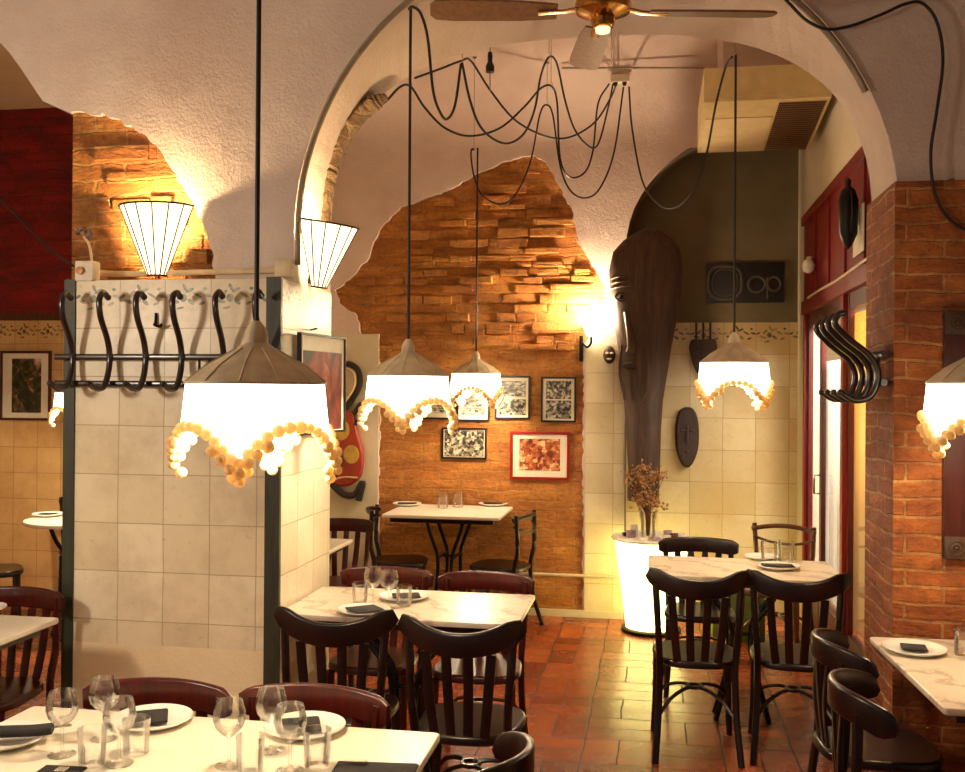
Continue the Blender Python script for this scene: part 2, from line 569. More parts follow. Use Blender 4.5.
M['brass'] = simple('polished_brass', srgb(190, 140, 66), 0.22, 1.0, 0.1)
M['cone'] = simple('grey_lamp_metal', srgb(214, 198, 164), 0.5, 0.0, 0.15)
M['cable'] = simple('black_cable', srgb(20, 16, 16), 0.5, 0.0, 0.1)
M['cream_pvc'] = simple('cream_plastic', srgb(214, 196, 160), 0.5)
M['grey_pipe'] = simple('grey_conduit', srgb(150, 138, 118), 0.45, 0.2)
M['white_china'] = simple('white_china', srgb(240, 236, 226), 0.18, 0.0, 0.03)
M['napkin'] = simple('black_napkin', srgb(36, 32, 32), 0.9, 0.0, 0.2, 60)
M['paper'] = simple('white_paper', srgb(232, 224, 204), 0.7, 0.0, 0.05)
M['mauve'] = simple('mauve_card', srgb(168, 140, 150), 0.7, 0.0, 0.15, 40)

M['bead'] = cloth('cream_pompom', srgb(240, 216, 168), 0.30)
M['fabric'] = emit('lit_lampshade_fabric', (1.0, 0.87, 0.64, 1), 5.5)
M['sconce'] = emit('lit_paper_sconce', (1.0, 0.78, 0.42, 1), 1.7)
M['bulb'] = emit('lit_bulb', (1.0, 0.82, 0.55, 1), 16.0)
M['pedestal'] = emit('lit_pedestal_shell', (1.0, 0.84, 0.26, 1), 3.6)
M['glass'] = glass('clear_glass', (0.995, 0.995, 0.99, 1), 0.7)
M['pane'] = glass('window_glass', (0.97, 0.97, 0.95, 1), 0.30)
M['ac'] = simple('yellowed_plastic', srgb(214, 192, 138), 0.45, 0.0, 0.06)
M['ac_lit'] = simple('plastic_lit_tone', srgb(222, 200, 152), 0.45, 0.0, 0.05)  # housing plastic with a lit look put into its colour, for panel and seam

M['curtain'] = cloth('white_curtain', srgb(242, 238, 230), 0.6)
M['curtain_cream'] = cloth('cream_curtain', srgb(222, 190, 128), 0.5)
M['black_board'] = simple('black_painted_board', srgb(22, 20, 18), 0.5, 0.0, 0.2)
M['grey_letter'] = simple('grey_paint', srgb(74, 66, 52), 0.6)
M['frame_black'] = simple('black_frame', srgb(30, 22, 20), 0.35)
M['frame_red'] = simple('red_frame', srgb(150, 26, 18), 0.35)
M['frame_wood'] = wood('dark_wood_frame', srgb(52, 18, 12), srgb(84, 32, 20), 0.35, 0.3)
M['mount'] = simple('cream_mount', srgb(236, 226, 200), 0.8, 0.0, 0.04)
BW = [(0.33, srgb(24, 22, 18)), (0.46, srgb(84, 78, 66)), (0.55, srgb(150, 142, 122)), (0.68, srgb(216, 206, 180))]
M['photo_street'] = print_mat('black_and_white_photo', BW, 24.0, 3.0)
M['photo_market'] = print_mat('black_and_white_photo_dark', BW, 30.0, 8.0, (1, 0.7))
M['photo_boats'] = print_mat('black_and_white_photo_pale', [(0.3, srgb(50, 46, 40)), (0.5, srgb(150, 142, 124)), (0.7, srgb(220, 210, 188))], 20.0, 21.0, (0.8, 1.8))
M['photo_warm'] = print_mat('sepia_coloured_print', [(0.33, srgb(96, 36, 22)), (0.48, srgb(178, 92, 50)), (0.58, srgb(208, 140, 88)), (0.7, srgb(236, 206, 158))], 18.0, 5.0)
M['poster'] = print_mat('pink_and_green_print', [(0.36, srgb(38, 46, 22)), (0.47, srgb(86, 34, 30)), (0.57, srgb(130, 58, 50)), (0.70, srgb(176, 110, 84))], 6.0, 2.0, (1, 0.6), 1.5, False)
M['flower_print'] = print_mat('dark_flower_painting', [(0.40, srgb(24, 28, 18)), (0.52, srgb(58, 66, 38)), (0.60, srgb(150, 96, 70)), (0.68, srgb(214, 190, 150))], 10.0, 14.0, (1, 1), 1.0, False)
M['dry_flower'] = simple('dried_flower', srgb(176, 128, 78), 0.9, 0.0, 0.25, 50)
M['stem'] = simple('dry_stem', srgb(112, 84, 48), 0.9)
M['lacquer_red'] = simple('red_painted_carving', srgb(168, 58, 34), 0.5)
M['lacquer_yellow'] = simple('yellow_painted_carving', srgb(206, 166, 74), 0.5)
M['lacquer_cream'] = simple('cream_painted_line', srgb(226, 196, 140), 0.5)
M['lacquer_black'] = simple('black_painted_carving', srgb(40, 30, 22), 0.5)
M['green_seat'] = simple('green_crate', srgb(92, 108, 40), 0.6)
M['mirror'] = simple('old_mirror', srgb(120, 90, 70), 0.12, 1.0, 0.1)
M['blade'] = wood('fan_blade_wood', srgb(104, 72, 44), srgb(140, 100, 62), 0.4, 0.2)


def lamp(name, loc, watts, col=(1.0, 0.79, 0.54), r=0.03):
    l = bpy.data.lights.new(name, 'POINT')
    l.energy, l.color, l.shadow_soft_size = watts, col, r
    o = bpy.data.objects.new(name, l)
    COL.objects.link(o)
    o.location = loc
    return o


# ------------------------------------------------------------------ room shell
YF, YB = 4.10, 4.56           # front arch wall
YW, YN = 7.40, 7.72           # back wall and niche
XR, XL, XM = 1.04, -6.0, -2.62
ZC = 3.62

fl = MB(); fl.box((-6.3, -3.2, -0.10), (4.2, 8.1, 0.0)); fl.build('floor', M['floor'], kind='structure')

AC_, AR, AS = -0.30, 1.225, 2.325      # middle arch
LC_, LR, LS = -3.72, 1.14, 2.43        # left arch
NA = 36


def arch_front(n=NA):
    return [(AC_ + AR * cos(pi * i / n), AS + AR * sin(pi * i / n)) for i in range(n + 1)]


def arch_rear(n=NA):
    out = []
    for i in range(n + 1):
        a = pi * i / n
        c, s_ = cos(a), sin(a)
        e = 2 / 2.8
        out.append((AC_ + AR * math.copysign(abs(c) ** e, c), AS - 0.005 + 0.95 * abs(s_) ** e))
    return out


def left_arch():
    p = [(q.x, q.y) for q in catmull([(-2.71, 2.94, 0), (-2.93, 3.22, 0), (-3.25, 3.44, 0), (-3.72, 3.54, 0), (-4.25, 3.42, 0), (-4.62, 3.1, 0), (-4.86, 2.5, 0)], 5)]
    return [(LC_ + LR, 2.80), (LC_ + LR, 2.885)] + p


def wall_outline(mid):
    return ([(4.0, 4.25), (4.0, 0.0), (0.925, 0.0)] + mid + [(-1.525, 0.0), (LC_ + LR, 0.0)] + left_arch() + [(LC_ - LR, 0.0), (-6.0, 0.0), (-6.0, 4.25)])


w = MB()
w.slab(wall_outline(arch_front()), wall_outline(arch_rear()), YF, YB, (0, 1, 1))
w.build('wall_arches', [M['brick_front'], M['plaster']], kind='structure')


def jag(pts, amp, step=0.05, seed=1):
    """subdivide an open outline and roughen it like a broken plaster edge"""
    rnd = random.Random(seed)
    out = []
    for (x0, z0), (x1, z1) in zip(pts, pts[1:]):
        L = math.hypot(x1 - x0, z1 - z0)
        k = max(1, int(L / step))
        for i in range(k):
            t = i / k
            out.append((x0 + (x1 - x0) * t + rnd.uniform(-amp, amp), z0 + (z1 - z0) * t + rnd.uniform(-amp, amp)))
    out[0] = pts[0]
    out.append(pts[-1])
    return out


def xz(pts, Y):
    return [(p.x, p.z) for p in (P(a, b, Y=Y) for a, b in pts)]


# plaster coat over the arch wall, broken away over the brick beside the left arch
YS = YF - 0.03
edge = xz([(217, 285), (211, 250), (203, 225), (192, 204), (181, 184), (166, 160), (150, 141), (130, 126), (103, 114), (82, 109)], YS)
edge = edge[:-1] + [(LC_ + LR, 2.885)]
la = left_arch()[2:]
coat = ([(4.0, 4.0), (4.0, 2.47)] + jag([(4.0, 2.46), (0.93, 2.47)], 0.012, 0.06, 5)[1:] + arch_front() + [(-1.525, 2.0), (edge[0][0], 2.0)] + jag(edge, 0.008, 0.025, 3)
        + la + [(LC_ - LR, 0.0), (-6.0, 0.0), (-6.0, 4.0)])
w = MB(); w.slab(coat, coat, YS, YF + 0.004); w.build('wall_arches_plaster', M['plaster'], kind='structure')

# tiled pier on the left
PX0, PX1, PYF = -2.475, -1.52, 3.90
w = MB()
w.box((PX0, PYF, 0.0), (PX1, YB, 0.58), {k: 2 for k in ('-x', '+x', '-y', '+y', '-z', '+z')})
w.box((PX0, PYF, 0.58), (PX1, YB, 2.115), {'-y': 0, '+y': 0, '-x': 1, '+x': 1, '+z': 2, '-z': 2})
w.build('wall_pier_tiles', [M['tile_front'], M['tile_side'], M['plaster_cream']], kind='structure')
for i, x in enumerate((PX0, PX1)):
    w = MB()
    d = 0.008
    if i == 0:
        w.box((x - d, PYF - d, 0.0), (x + 0.042, PYF + 0.03, 2.118))
    else:
        w.box((x - 0.056, PYF - d, 0.0), (x + d, PYF + 0.012, 2.118))
    w.build('trim_%d' % (i + 1), M['trim_green'], kind='structure')

# brick pier on the right
w = MB()
w.box((0.90, 4.04, 0.0), (4.0, YB, 2.47), {'-y': 0, '-x': 1, '+y': 0, '+x': 1, '+z': 0, '-z': 0})
w.build('wall_brick_pier', [M['brick_right'], M['brick_right_side']], kind='structure')

# back wall: brick, its broken plaster coat, the arched niche
NX0, NX1, NS, NR = -0.217, 1.90, 2.70, 0.89
NC = (NX0 + NX1) / 2
NHW = (NX1 - NX0) / 2
na = [(NC + NHW * cos(pi * i / 28), NS + NR * sin(pi * i / 28)) for i in range(29)]
out = [(XM, 0.0), (XM, ZC), (2.2, ZC), (2.2, NS)] + na + [(NX0, 0.0)]
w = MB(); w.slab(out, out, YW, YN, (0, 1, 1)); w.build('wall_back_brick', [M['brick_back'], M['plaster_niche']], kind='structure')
ptch = xz([(583, 613), (583, 480), (584, 345), (596, 325), (607, 305), (606, 288), (592, 266), (577, 240), (574, 214), (562, 192), (548, 166), (535, 156), (515, 159), (482, 172), (445, 193), (402, 208), (380, 230), (369, 258), (350, 281), (336, 290), (340, 304), (358, 316), (364, 343), (382, 364), (381, 405), (379, 490), (380, 613)], YW)
ptch[0] = (ptch[0][0], 0.0); ptch[-1] = (ptch[-1][0], 0.0)
coat = [(XM, 0.0), (XM, ZC), (2.2, ZC), (2.2, NS)] + na + [(NX0, 0.0)] + jag(ptch, 0.008, 0.03, 11)
w = MB(); w.slab(coat, coat, YW - 0.035, YW + 0.004); w.build('wall_back_plaster', M['plaster_pink'], kind='structure')
w = MB(); w.box((ptch[0][0] + 0.012, YW - 0.048, 0.0), (NX0 - 0.002, YW - 0.030, 2.0)); w.build('wall_back_tiles', M['tile_pier'], kind='structure')
x0 = P(332, 400, Y=YW).x - 0.2
w = MB(); w.box((XM, YW - 0.045, 0.0), (ptch[-1][0] - 0.012, YW - 0.030, 2.08)); w.build('wall_back_whitewash', M['plaster_white'], kind='structure')
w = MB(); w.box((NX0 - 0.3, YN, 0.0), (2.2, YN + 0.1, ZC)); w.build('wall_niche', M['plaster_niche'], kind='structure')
w = MB(); w.box((NX0 + 0.002, YN - 0.015, 0.0), (XR, YN, 2.18)); w.build('wall_niche_tiles', M['tile_niche'], kind='structure')


def inside(poly, x, z):
    c = False
    for (x0, z0), (x1, z1) in zip(poly, poly[1:] + poly[:1]):
        if (z0 > z) != (z1 > z) and x < (x1 - x0) * (z - z0) / (z1 - z0) + x0:
            c = not c
    return c


def stones(name, poly, yf, z0, z1, mat, seed, amt):
    """courses of rough bricks that stand out of the bare wall by different amounts"""
    rnd = random.Random(seed)
    b = MB(); b.sm = False
    xa_, xb_ = min(p[0] for p in poly), max(p[0] for p in poly)
    z = z0
    while z < z1:
        h = rnd.uniform(0.045, 0.085)
        x = xa_ - rnd.random() * 0.2
        while x < xb_:
            l = rnd.uniform(0.10, 0.32)
            ok = all(inside(poly, x + dx, z + dz) for dx in (0.0, l / 2, l) for dz in (-h * 0.4, h * 0.5))
            if ok and rnd.random() < 0.8:
                d = max(0.002, rnd.triangular(-0.012, amt, 0.008))
                rot = Euler((rnd.uniform(-.06, .06), rnd.uniform(-.02, .02), rnd.uniform(-.05, .05))).to_matrix()
                b.rbox((x + l / 2, yf - d + 0.03, z + rnd.uniform(-.006, .006)), (l - 0.010, 0.06, h - rnd.uniform(0.006, 0.016)), 0.005, rot)
            x += l
        z += h
    b.build(name, mat, kind='structure')


stones('wall_back_stones', [q for q in ptch], YW, 1.98, 3.42, M['brick_back'], 21, 0.055)
pf = edge + [(LC_ + LR + 0.03, 2.13), (edge[0][0], 2.13)]
stones('wall_arches_stones', pf, YF, 2.16, 2.9, M['brick_front'], 5, 0.035)
# left room
w = MB(); w.box((XL, YW, 0.0), (XM, YW + 0.1, 2.22)); w.build('wall_left_room_tiles', M['tile_left'], kind='structure')
w = MB(); w.box((XL, YW, 2.22), (XM, YW + 0.1, 3.93)); w.build('wall_left_room_brick', M['brick_red'], kind='structure')
w = MB(); w.box((XL - 0.1, -3.2, 0.0), (XL, 7.5, 4.1)); w.build('wall_left', M['plaster_cream'], kind='structure')
w = MB(); w.box((XM, YB, 0.0), (XM + 0.12, YW, 4.25)); w.build('wall_partition', M['plaster_white'], kind='structure')
w = MB(); w.box((XL, YB, 3.93), (XM + 0.12, 7.5, 4.05)); w.build('ceiling_left', M['plaster_cream'], kind='structure')
VC_, VA, VZ, VH = (YB + YW - 0.035) / 2, (YW - 0.035 - YB) / 2, 3.46, 0.70


def vault(y):
    return VZ + VH * max(0.0, 1 - abs((y - VC_) / VA) ** 2.4) ** (1 / 2.4)


w = MB()
vy = [VC_ - VA * cos(pi * i / 40) for i in range(41)]
for y in vy:
    w.v += [Vector((XM, y, vault(y))), Vector((2.2, y, vault(y)))]
w.v += [Vector((XM, vy[-1] - 0.001, VZ - 0.04)), Vector((2.2, vy[-1] - 0.001, VZ - 0.04))]
for i in range(41):
    w.face((2 * i, 2 * i + 1, 2 * i + 3, 2 * i + 2))
w.build('ceiling_middle', M['plaster_pink'], kind='structure')
w = MB(); w.box((XM - 0.2, YB - 0.1, 4.22), (2.2, 7.85, 4.3)); w.build('ceiling_roof', M['plaster_pink'], kind='structure')
w = MB(); w.box((XL, -3.2, 4.0), (4.1, YF, 4.1)); w.build('ceiling_front', M['plaster'], kind='structure')
w = MB(); w.box((4.0, -3.2, 0.0), (4.1, YF, 4.0)); w.build('wall_right', M['plaster_cream'], kind='structure')

# right wall of the middle room with its red doorway
DY0, DY1, DH = 4.78, 7.40, 2.25
w = MB()
w.box((XR, YB, 2.90), (XR + 0.12, YN, 4.25))
w.box((XR, DY1, 0.0), (XR + 0.12, YN, 2.90))
w.box((XR, YB, 0.0), (XR + 0.12, DY0, 2.90))
w.build('wall_doorway', M['plaster_white'], kind='structure')
w = MB()
w.box((XR, DY0, DH + 0.05), (XR + 0.1, DY1, 2.90))
w.box((XR - 0.025, DY0, 2.84), (XR + 0.02, DY1, 2.90))
for k in range(1, 5):
    y = DY0 + (DY1 - DY0) * k / 5
    w.box((XR - 0.012, y - 0.03, DH + 0.05), (XR + 0.02, y + 0.03, 2.86))
w.build('trim_3', M['door_red'], kind='structure')
door = MB()
door.box((XR - 0.02, DY0, DH - 0.04), (XR + 0.12, DY1, DH + 0.05))
for y in (DY0, 5.87, DY1 - 0.07):
    door.box((XR - 0.005, y, 0.0), (XR + 0.035, y + 0.07, DH - 0.04))
do = door.build('door_1', M['door_red'], kind='structure')
lv = MB()
for y0, y1 in ((DY0 + 0.07, 5.87), (5.95, 6.78), (6.78, DY1 - 0.07)):
    lv.box((XR + 0.02, y0, 0.0), (XR + 0.05, y0 + 0.04, DH - 0.04))
    lv.box((XR + 0.02, y1 - 0.04, 0.0), (XR + 0.05, y1, DH - 0.04))
    lv.box((XR + 0.02, y0 + 0.07, DH - 0.13), (XR + 0.07, y1 - 0.07, DH - 0.04))
    lv.box((XR + 0.02, y0 + 0.07, 0.0), (XR + 0.07, y1 - 0.07, 0.32))
lv.build('door_leaf', M['door_dark'], parent=do)
pn = MB()
for y0, y1 in ((DY0 + 0.12, 5.82), (6.00, 6.73), (6.83, DY1 - 0.12)):
    pn.box((XR + 0.038, y0, 0.32), (XR + 0.042, y1, DH - 0.13))
pn.build('pane', M['pane'], parent=do)
hd = MB(); hd.tube([(XR + 0.02, 6.80, 1.0), (XR - 0.015, 6.80, 1.0), (XR - 0.015, 6.80, 1.12), (XR + 0.02, 6.80, 1.12)], 0.007); hd.build('door_handle', M['steel'], parent=do)
w = MB(); w.tube(catmull([(XR - 0.024, DY0 + 0.1, DH + 0.07), (XR - 0.024, 5.9, DH + 0.05), (XR - 0.024, 6.6, DH + 0.055), (XR - 0.024, DY1 - 0.35, DH + 0.05)]), 0.008)
tag(w.build('door_cable', M['cream_pvc']), 'thin pale cable running along the red beam over the glass doors', 'cable')
# dark street beyond the glass
w = MB(); w.box((XR + 1.6, 3.9, 0.0), (XR + 1.7, 9.0, 3.2)); w.build('wall_street', simple('dark_street_wall', srgb(70, 66, 58), 0.9), kind='structure')


def curtain(y0, y1, mat, label, z1=1.86, xo=0.062):
    b = MB()
    n = 40
    pts = [(XR + xo + 0.012 * sin((y - y0) * 90), y) for y in (y0 + (y1 - y0) * i / n for i in range(n + 1))]
    k = len(pts)
    for z in (0.35, z1):
        for x, y in pts:
            b.v.append(Vector((x, y, z)))
    for i in range(k - 1):
        b.face((i, i + 1, k + i + 1, k + i))
    o = b.build('curtain', mat)
    md = o.modifiers.new('thick', 'SOLIDIFY'); md.thickness = 0.003
    tag(o, label, 'curtain', 'half curtains on the glass doors')


curtain(5.99, 6.74, M['curtain'], 'white half curtain behind the middle glass door, beside the far leaf')
curtain(DY0 + 0.1, 5.84, M['curtain_cream'], 'cream curtain hanging behind the glass leaf next to the brick pier', 2.1)
stl = bpy.data.lights.new('street_light', 'AREA'); stl.energy = 240; stl.size = 1.2; stl.size_y = 2.0; stl.shape = 'RECTANGLE'; stl.color = (1.0, 0.93, 0.82)
so = bpy.data.objects.new('street_light', stl); COL.objects.link(so); so.location = (XR + 0.75, 5.7, 2.7); so.rotation_euler = (radians(0), radians(35), 0)

# stone left bare along the back edge of the middle arch
pth = [P(a, b, Y=4.47) for a, b in ((320, 250), (321, 215), (324, 185), (331, 158), (343, 133), (358, 113), (372, 101), (384, 95))]
pth = catmull([(p.x + 0.012, p.y, p.z - 0.008) for p in pth], 8)
w = MB()
sec = [(0.080 * cos(2 * pi * j / 14), 0.034 * sin(2 * pi * j / 14)) for j in range(14)]
sc = [(0.75 + 0.25 * random.random()) * (1.0 if i < len(pth) - 8 else 0.4 + 0.07 * (len(pth) - i)) for i in range(len(pth))]
w.sweep(pth, sec, up=(1, 0, 0.3), scale=sc)
w.build('trim_4', M['bare_stone'], kind='structure')

# ------------------------------------------------------------------ chairs
def tubes(mb, pts, r, n=7, scale=None, seg=8):
    p = catmull(pts, n)
    mb.tube(p, r, seg, [scale[0] + (scale[1] - scale[0]) * i / (len(p) - 1) for i in range(len(p))] if scale else None)
    return mb


def seat_outline(w=0.41, d=0.40):
    pts = []
    for i in range(36):
        a = 2 * pi * i / 36
        e = 2 / 3.0
        x = math.copysign(abs(cos(a)) ** e, cos(a))
        y = math.copysign(abs(sin(a)) ** e, sin(a))
        pts.append((x * w / 2 * (0.93 + 0.07 * y), y * d / 2))
    return pts


def make_chair(name, style, mat, label):
    """style: horned, plain, barrel or thin; the chair faces its own +y"""
    t = thing(name, label, 'chair')
    t.scale = (1, 1, 0.965)
    MB().prism(seat_outline(), 0.425, 0.462, 0.010).build('seat', mat, t)
    for s in (-1, 1):
        tubes(MB(), [(s * 0.165, 0.155, 0.43), (s * 0.170, 0.162, 0.22), (s * 0.182, 0.180, 0.0)], 0.019, scale=(1.1, 0.75)).build('leg', mat, t)
    if style == 'barrel':
        R, n = 0.200, 28
        path, sc = [], []
        for i in range(n + 1):
            a = radians(-76 + 152 * i / n)
            u = abs(a) / radians(76)
            path.append((R * sin(a) * 1.0, 0.0 - R * cos(a) * 1.02, 0.80 - 0.05 * u ** 3))
            sc.append((1, 1.0 if u < 0.85 else 1.0 - 0.7 * ((u - 0.85) / 0.15) ** 2))
        MB().sweep(path, rrect(0.022, 0.088, 0.009), scale=sc).build('back_rail', mat, t)
        for s in (-1, 1):
            tubes(MB(), [(s * 0.140, -0.146, 0.78), (s * 0.158, -0.160, 0.45), (s * 0.178, -0.215, 0.0)], 0.018, scale=(0.9, 0.8)).build('leg', mat, t)
        for x in (-0.08, 0.0, 0.08):
            yb = -math.sqrt(R * R - x * x)
            MB().sweep(catmull([(x * 0.8, -0.175, 0.45), (x * 0.9, -0.19, 0.60), (x, yb, 0.77)], 5), rrect(0.032, 0.010, 0.004), up=(0, 1, 0)).build('slat', mat, t)
    else:
        top = 0.80 if style != 'thin' else 0.83
        horn = 0.068 if style == 'horned' else 0.0
        cv = 0.070
        wd = 0.445
        n = 24

        def rail(z0, hgt, thk, bow=0.0, hn=0.0, taper=True, wd=wd):
            path, sc = [], []
            for i in range(n + 1):
                u = -1 + 2 * i / n
                path.append((u * wd / 2, -0.235 + cv * u * u, z0 + hn * abs(u) ** 2.2 - bow * u * u))
                e = max(0.0, (abs(u) - 0.80) / 0.20)
                sc.append((1 - 0.35 * e, 1 - (0.45 if hn else 0.38) * e ** 2) if taper else (1, 1))
            return MB().sweep(path, rrect(thk, hgt, min(thk, hgt) * 0.42), scale=sc)
        if style == 'thin':
            rail(top, 0.030, 0.020, 0.025, taper=False, wd=0.40).build('top_rail', mat, t)
            rail(top - 0.12, 0.018, 0.014, 0.0, 0.05, taper=False, wd=0.38).build('cross_rail', mat, t)
        else:
            rail(top, 0.090, 0.022, 0.008 if style == 'plain' else 0.0, horn).build('top_rail', mat, t)
            for x in (-0.105, -0.036, 0.036, 0.105):
                u = x * 1.12 / (wd / 2)
                yb = -0.235 + cv * u * u
                MB().sweep(catmull([(x * 0.85, -0.185, 0.455), (x, -0.208, 0.60), (x * 1.12, yb, top - 0.03)], 5), rrect(0.036, 0.010, 0.004), up=(0, 1, 0)).build('slat', mat, t)
        for s in (-1, 1):
            u = 0.185 / (wd / 2)
            tubes(MB(), [(s * 0.188, -0.235 + cv * u * u + 0.004, top + 0.012), (s * 0.176, -0.190, 0.60), (s * 0.168, -0.165, 0.44), (s * 0.172, -0.185, 0.22), (s * 0.188, -0.25, 0.0)], 0.0185, scale=(0.85, 0.85)).build('leg', mat, t)
    # curved bracing that meets in a ring below the seat
    b = MB()
    b.tube([(0.032 * cos(2 * pi * i / 16), 0.0 + 0.032 * sin(2 * pi * i / 16), 0.29) for i in range(16)], 0.009, 6, closed=True)
    for sx in (-1, 1):
        for sy in (-1, 1):
            tubes(b, [(sx * 0.165, sy * 0.165, 0.20), (sx * 0.12, sy * 0.12, 0.255), (sx * 0.06, sy * 0.06, 0.285), (sx * 0.024, sy * 0.024, 0.29)], 0.009, 5, seg=6)
    b.build('stretcher', mat, t)
    return t


horned = make_chair('dining_chair', 'horned', M['chair'], '')
plain = make_chair('dining_chair', 'plain', M['chair_red_lit'], '')
barrel = make_chair('barrel_chair', 'barrel', M['chair'], '')
thin = make_chair('bentwood_chair', 'thin', M['chair'], '')
thin_b = make_chair('bentwood_chair', 'thin', M['chair_brown'], '')
used = set()


def place(proto, x, y, rz, label, group):
    if proto.name not in used:
        used.add(proto.name)
        proto.location = (x, y, 0); proto.rotation_euler = (0, 0, rz); proto['label'] = label; proto['group'] = group
        return proto
    return dup(proto, (x, y, 0), rz, label, group)


def back_at(px, py, z, rz, off=0.235):
    """floor point of the chair whose back rail is seen at that spot"""
    p = P(px, py, Z=z)
    return p.x - off * sin(rz), p.y + off * cos(rz)


GF, GM, GR, GB = 'chairs at the front table', 'chairs at the middle table', 'chairs at the table by the door', 'chairs at the back table'
rz = pi + radians(2)
x, y = back_at(167, 676, 0.82, rz); place(plain, x, y, rz, 'lamplit red-brown chair behind the big front table, its back against the tiled pier', GF)
rz = pi - radians(3)
x, y = back_at(322, 682, 0.82, rz); place(plain, x, y, rz, 'lamplit red-brown chair behind the front table, just right of the tiled pier edge', GF)
rz = radians(4)
x, y = back_at(331, 622, 0.82, rz); place(horned, x, y, rz, 'dark chair tucked in at the near left end of the middle table, touching the pier', GM)
rz = radians(-2)
x, y = back_at(457, 632, 0.82, rz); place(horned, x, y, rz, 'dark horned-back chair tucked in at the near right end of the middle table', GM)
rz = pi
x, y = back_at(390, 565, 0.82, rz); place(plain, x, y, rz, 'lamplit red-brown chair on the far side of the middle table, behind its glasses', GM)
rz = pi
x, y = back_at(488, 570, 0.82, rz); place(plain, x, y, rz, 'lamplit red-brown chair on the far side of the middle table, at its aisle end', GM)
rz = radians(2)
x, y = back_at(699, 580, 0.82, rz); place(horned, x, y, rz, 'dark chair with back to us at the door table, nearer the glowing pedestal', GR)
rz = radians(-3)
x, y = back_at(798, 582, 0.82, rz); place(horned, x, y, rz, 'dark chair with back to us at the door table, nearer the brick pier', GR)
plain_d = make_chair('dining_chair', 'plain', M['chair'], '')
rz = pi
x, y = back_at(698, 536, 0.82, rz); place(plain_d, x, y, rz, 'dark chair facing us beyond the door table, beside the glowing pedestal', GR)
rz = pi - radians(22)
x, y = back_at(786, 523, 0.82, rz); place(thin_b, x, y, rz, 'brown thin-railed chair facing us beyond the door table, beside the red door', GR)
rz = -pi / 2 + radians(4)
x, y = back_at(811, 634, 0.815, rz, 0.22); place(barrel, x, y, rz, 'dark round-backed chair close against the end of the brick pier', 'round-backed chairs')
rz = -pi / 2 + radians(-4)
x, y = back_at(826, 676, 0.815, rz, 0.22); place(barrel, x, y, rz, 'dark round-backed chair at the table with the single plate by the brick pier', 'round-backed chairs')
rz = pi / 2 + radians(-14)
x, y = back_at(531, 752, 0.815, rz, 0.22); place(barrel, x, y, rz, 'dark round-backed chair at the aisle end of the big front table', 'round-backed chairs')
rz = -pi / 2 + radians(10)
p = P(372, 600, Z=0.0); place(thin, -1.80, 6.98, rz, 'dark bentwood chair facing the back table, below the red and yellow carving', GB)
place(thin, -1.06, 6.92, pi / 2 - radians(12), 'dark bentwood chair at the aisle end of the back table, under the red framed print', GB)
rz = pi
x, y = back_at(25, 589, 0.82, rz); y += 0.07; x -= 0.05; place(plain, x, y, rz, 'dark red chair behind the cut-off marble table left of the pier', 'chairs in the left room')
place(thin, -4.36, 6.02, radians(-53), 'dark chair at the near side of the small round table', 'chairs in the left room')
place(thin, -4.25, 6.98, radians(-150), 'dark chair between the small round table and the ochre tiled wall', 'chairs in the left room')
x, y = back_at(345, 530, 0.82, 0.3); place(plain, -1.98, 6.08, pi + radians(12), 'red-brown chair seen just past the pier, in front of the wall carving', 'chairs in the middle room')

# ------------------------------------------------------------------ tables
def make_table(name, label, x0, x1, y0, y1, h, mat, rz=0.0, group='marble tables', dy=0.0, spread=0.05, xt=0.17, xb=0.13, thick=0.022):
    cx, cy = (x0 + x1) / 2, (y0 + y1) / 2
    wd, dp = x1 - x0, y1 - y0
    t = thing(name, label, 'table', (cx, cy, 0), rz, group)
    MB().prism(rrect(wd, dp, 0.012, 3), h - thick, h, 0.004).build('table_top', mat, t)
    b = MB()
    b.box((-wd / 2 + 0.05, -dp / 2 + 0.05, h - thick - 0.035), (wd / 2 - 0.05, dp / 2 - 0.05, h - thick - 0.001))
    b.build('apron', M['black_wood'], t)
    zt = h - thick - 0.03
    for sy in (-1, 1):
        for sx in (-1, 1):
            yy = dy + sy * spread
            xw = 0.05
            tubes(MB(), [(sx * xt, yy, zt), (sx * (xt - 0.02), yy, zt - 0.08), (sx * xw * 1.4, yy, zt - 0.19), (sx * xw, yy, zt - 0.27), (sx * xw * 1.1, yy, 0.3), (sx * xb, yy + sy * 0.012, 0.0)], 0.013, 7).build('leg', M['iron'], t)
    b = MB()
    zz = zt - 0.27
    b.tube([(-0.055, dy, zz), (0.055, dy, zz)], 0.009)
    for sx in (-1, 1):
        b.tube([(sx * 0.053, dy - spread, zz), (sx * 0.053, dy + spread, zz)], 0.009)
    b.build('crossbar', M['iron'], t)
    return t


make_table('dining_table', 'big white marble table in the foreground crowded with wine glasses', -1.745, -0.555, 1.90, 2.60, 0.75, M['marble'], dy=-0.19)
make_table('dining_table', 'marble table standing against the right side of the tiled pier', -1.505, -0.52, 3.85, 4.43, 0.75, M['marble_grey'], dy=-0.10, spread=0.035)
make_table('dining_table', 'small marble table against the brick wall under the photographs', -1.85, -1.03, 6.66, 7.33, 0.80, M['marble'], xt=0.13, xb=0.10, spread=0.16)
make_table('dining_table', 'grey-veined marble table beside the red glass doors', -0.03, 0.915, 5.03, 5.63, 0.75, M['marble_grey'], dy=-0.08)
make_table('dining_table', 'marble table against the brick pier at the right edge', 0.81, 1.78, 3.10, 3.95, 0.75, M['marble_grey'], radians(2.5))
make_table('dining_table', 'marble table cut off by the left edge, in front of the red-brown chair', -3.2, -2.31, 2.95, 3.61, 0.75, M['marble'])
make_table('dining_table', 'small table half hidden behind the pier, near the wall carving', -2.30, -1.80, 5.35, 5.85, 0.75, M['marble'])

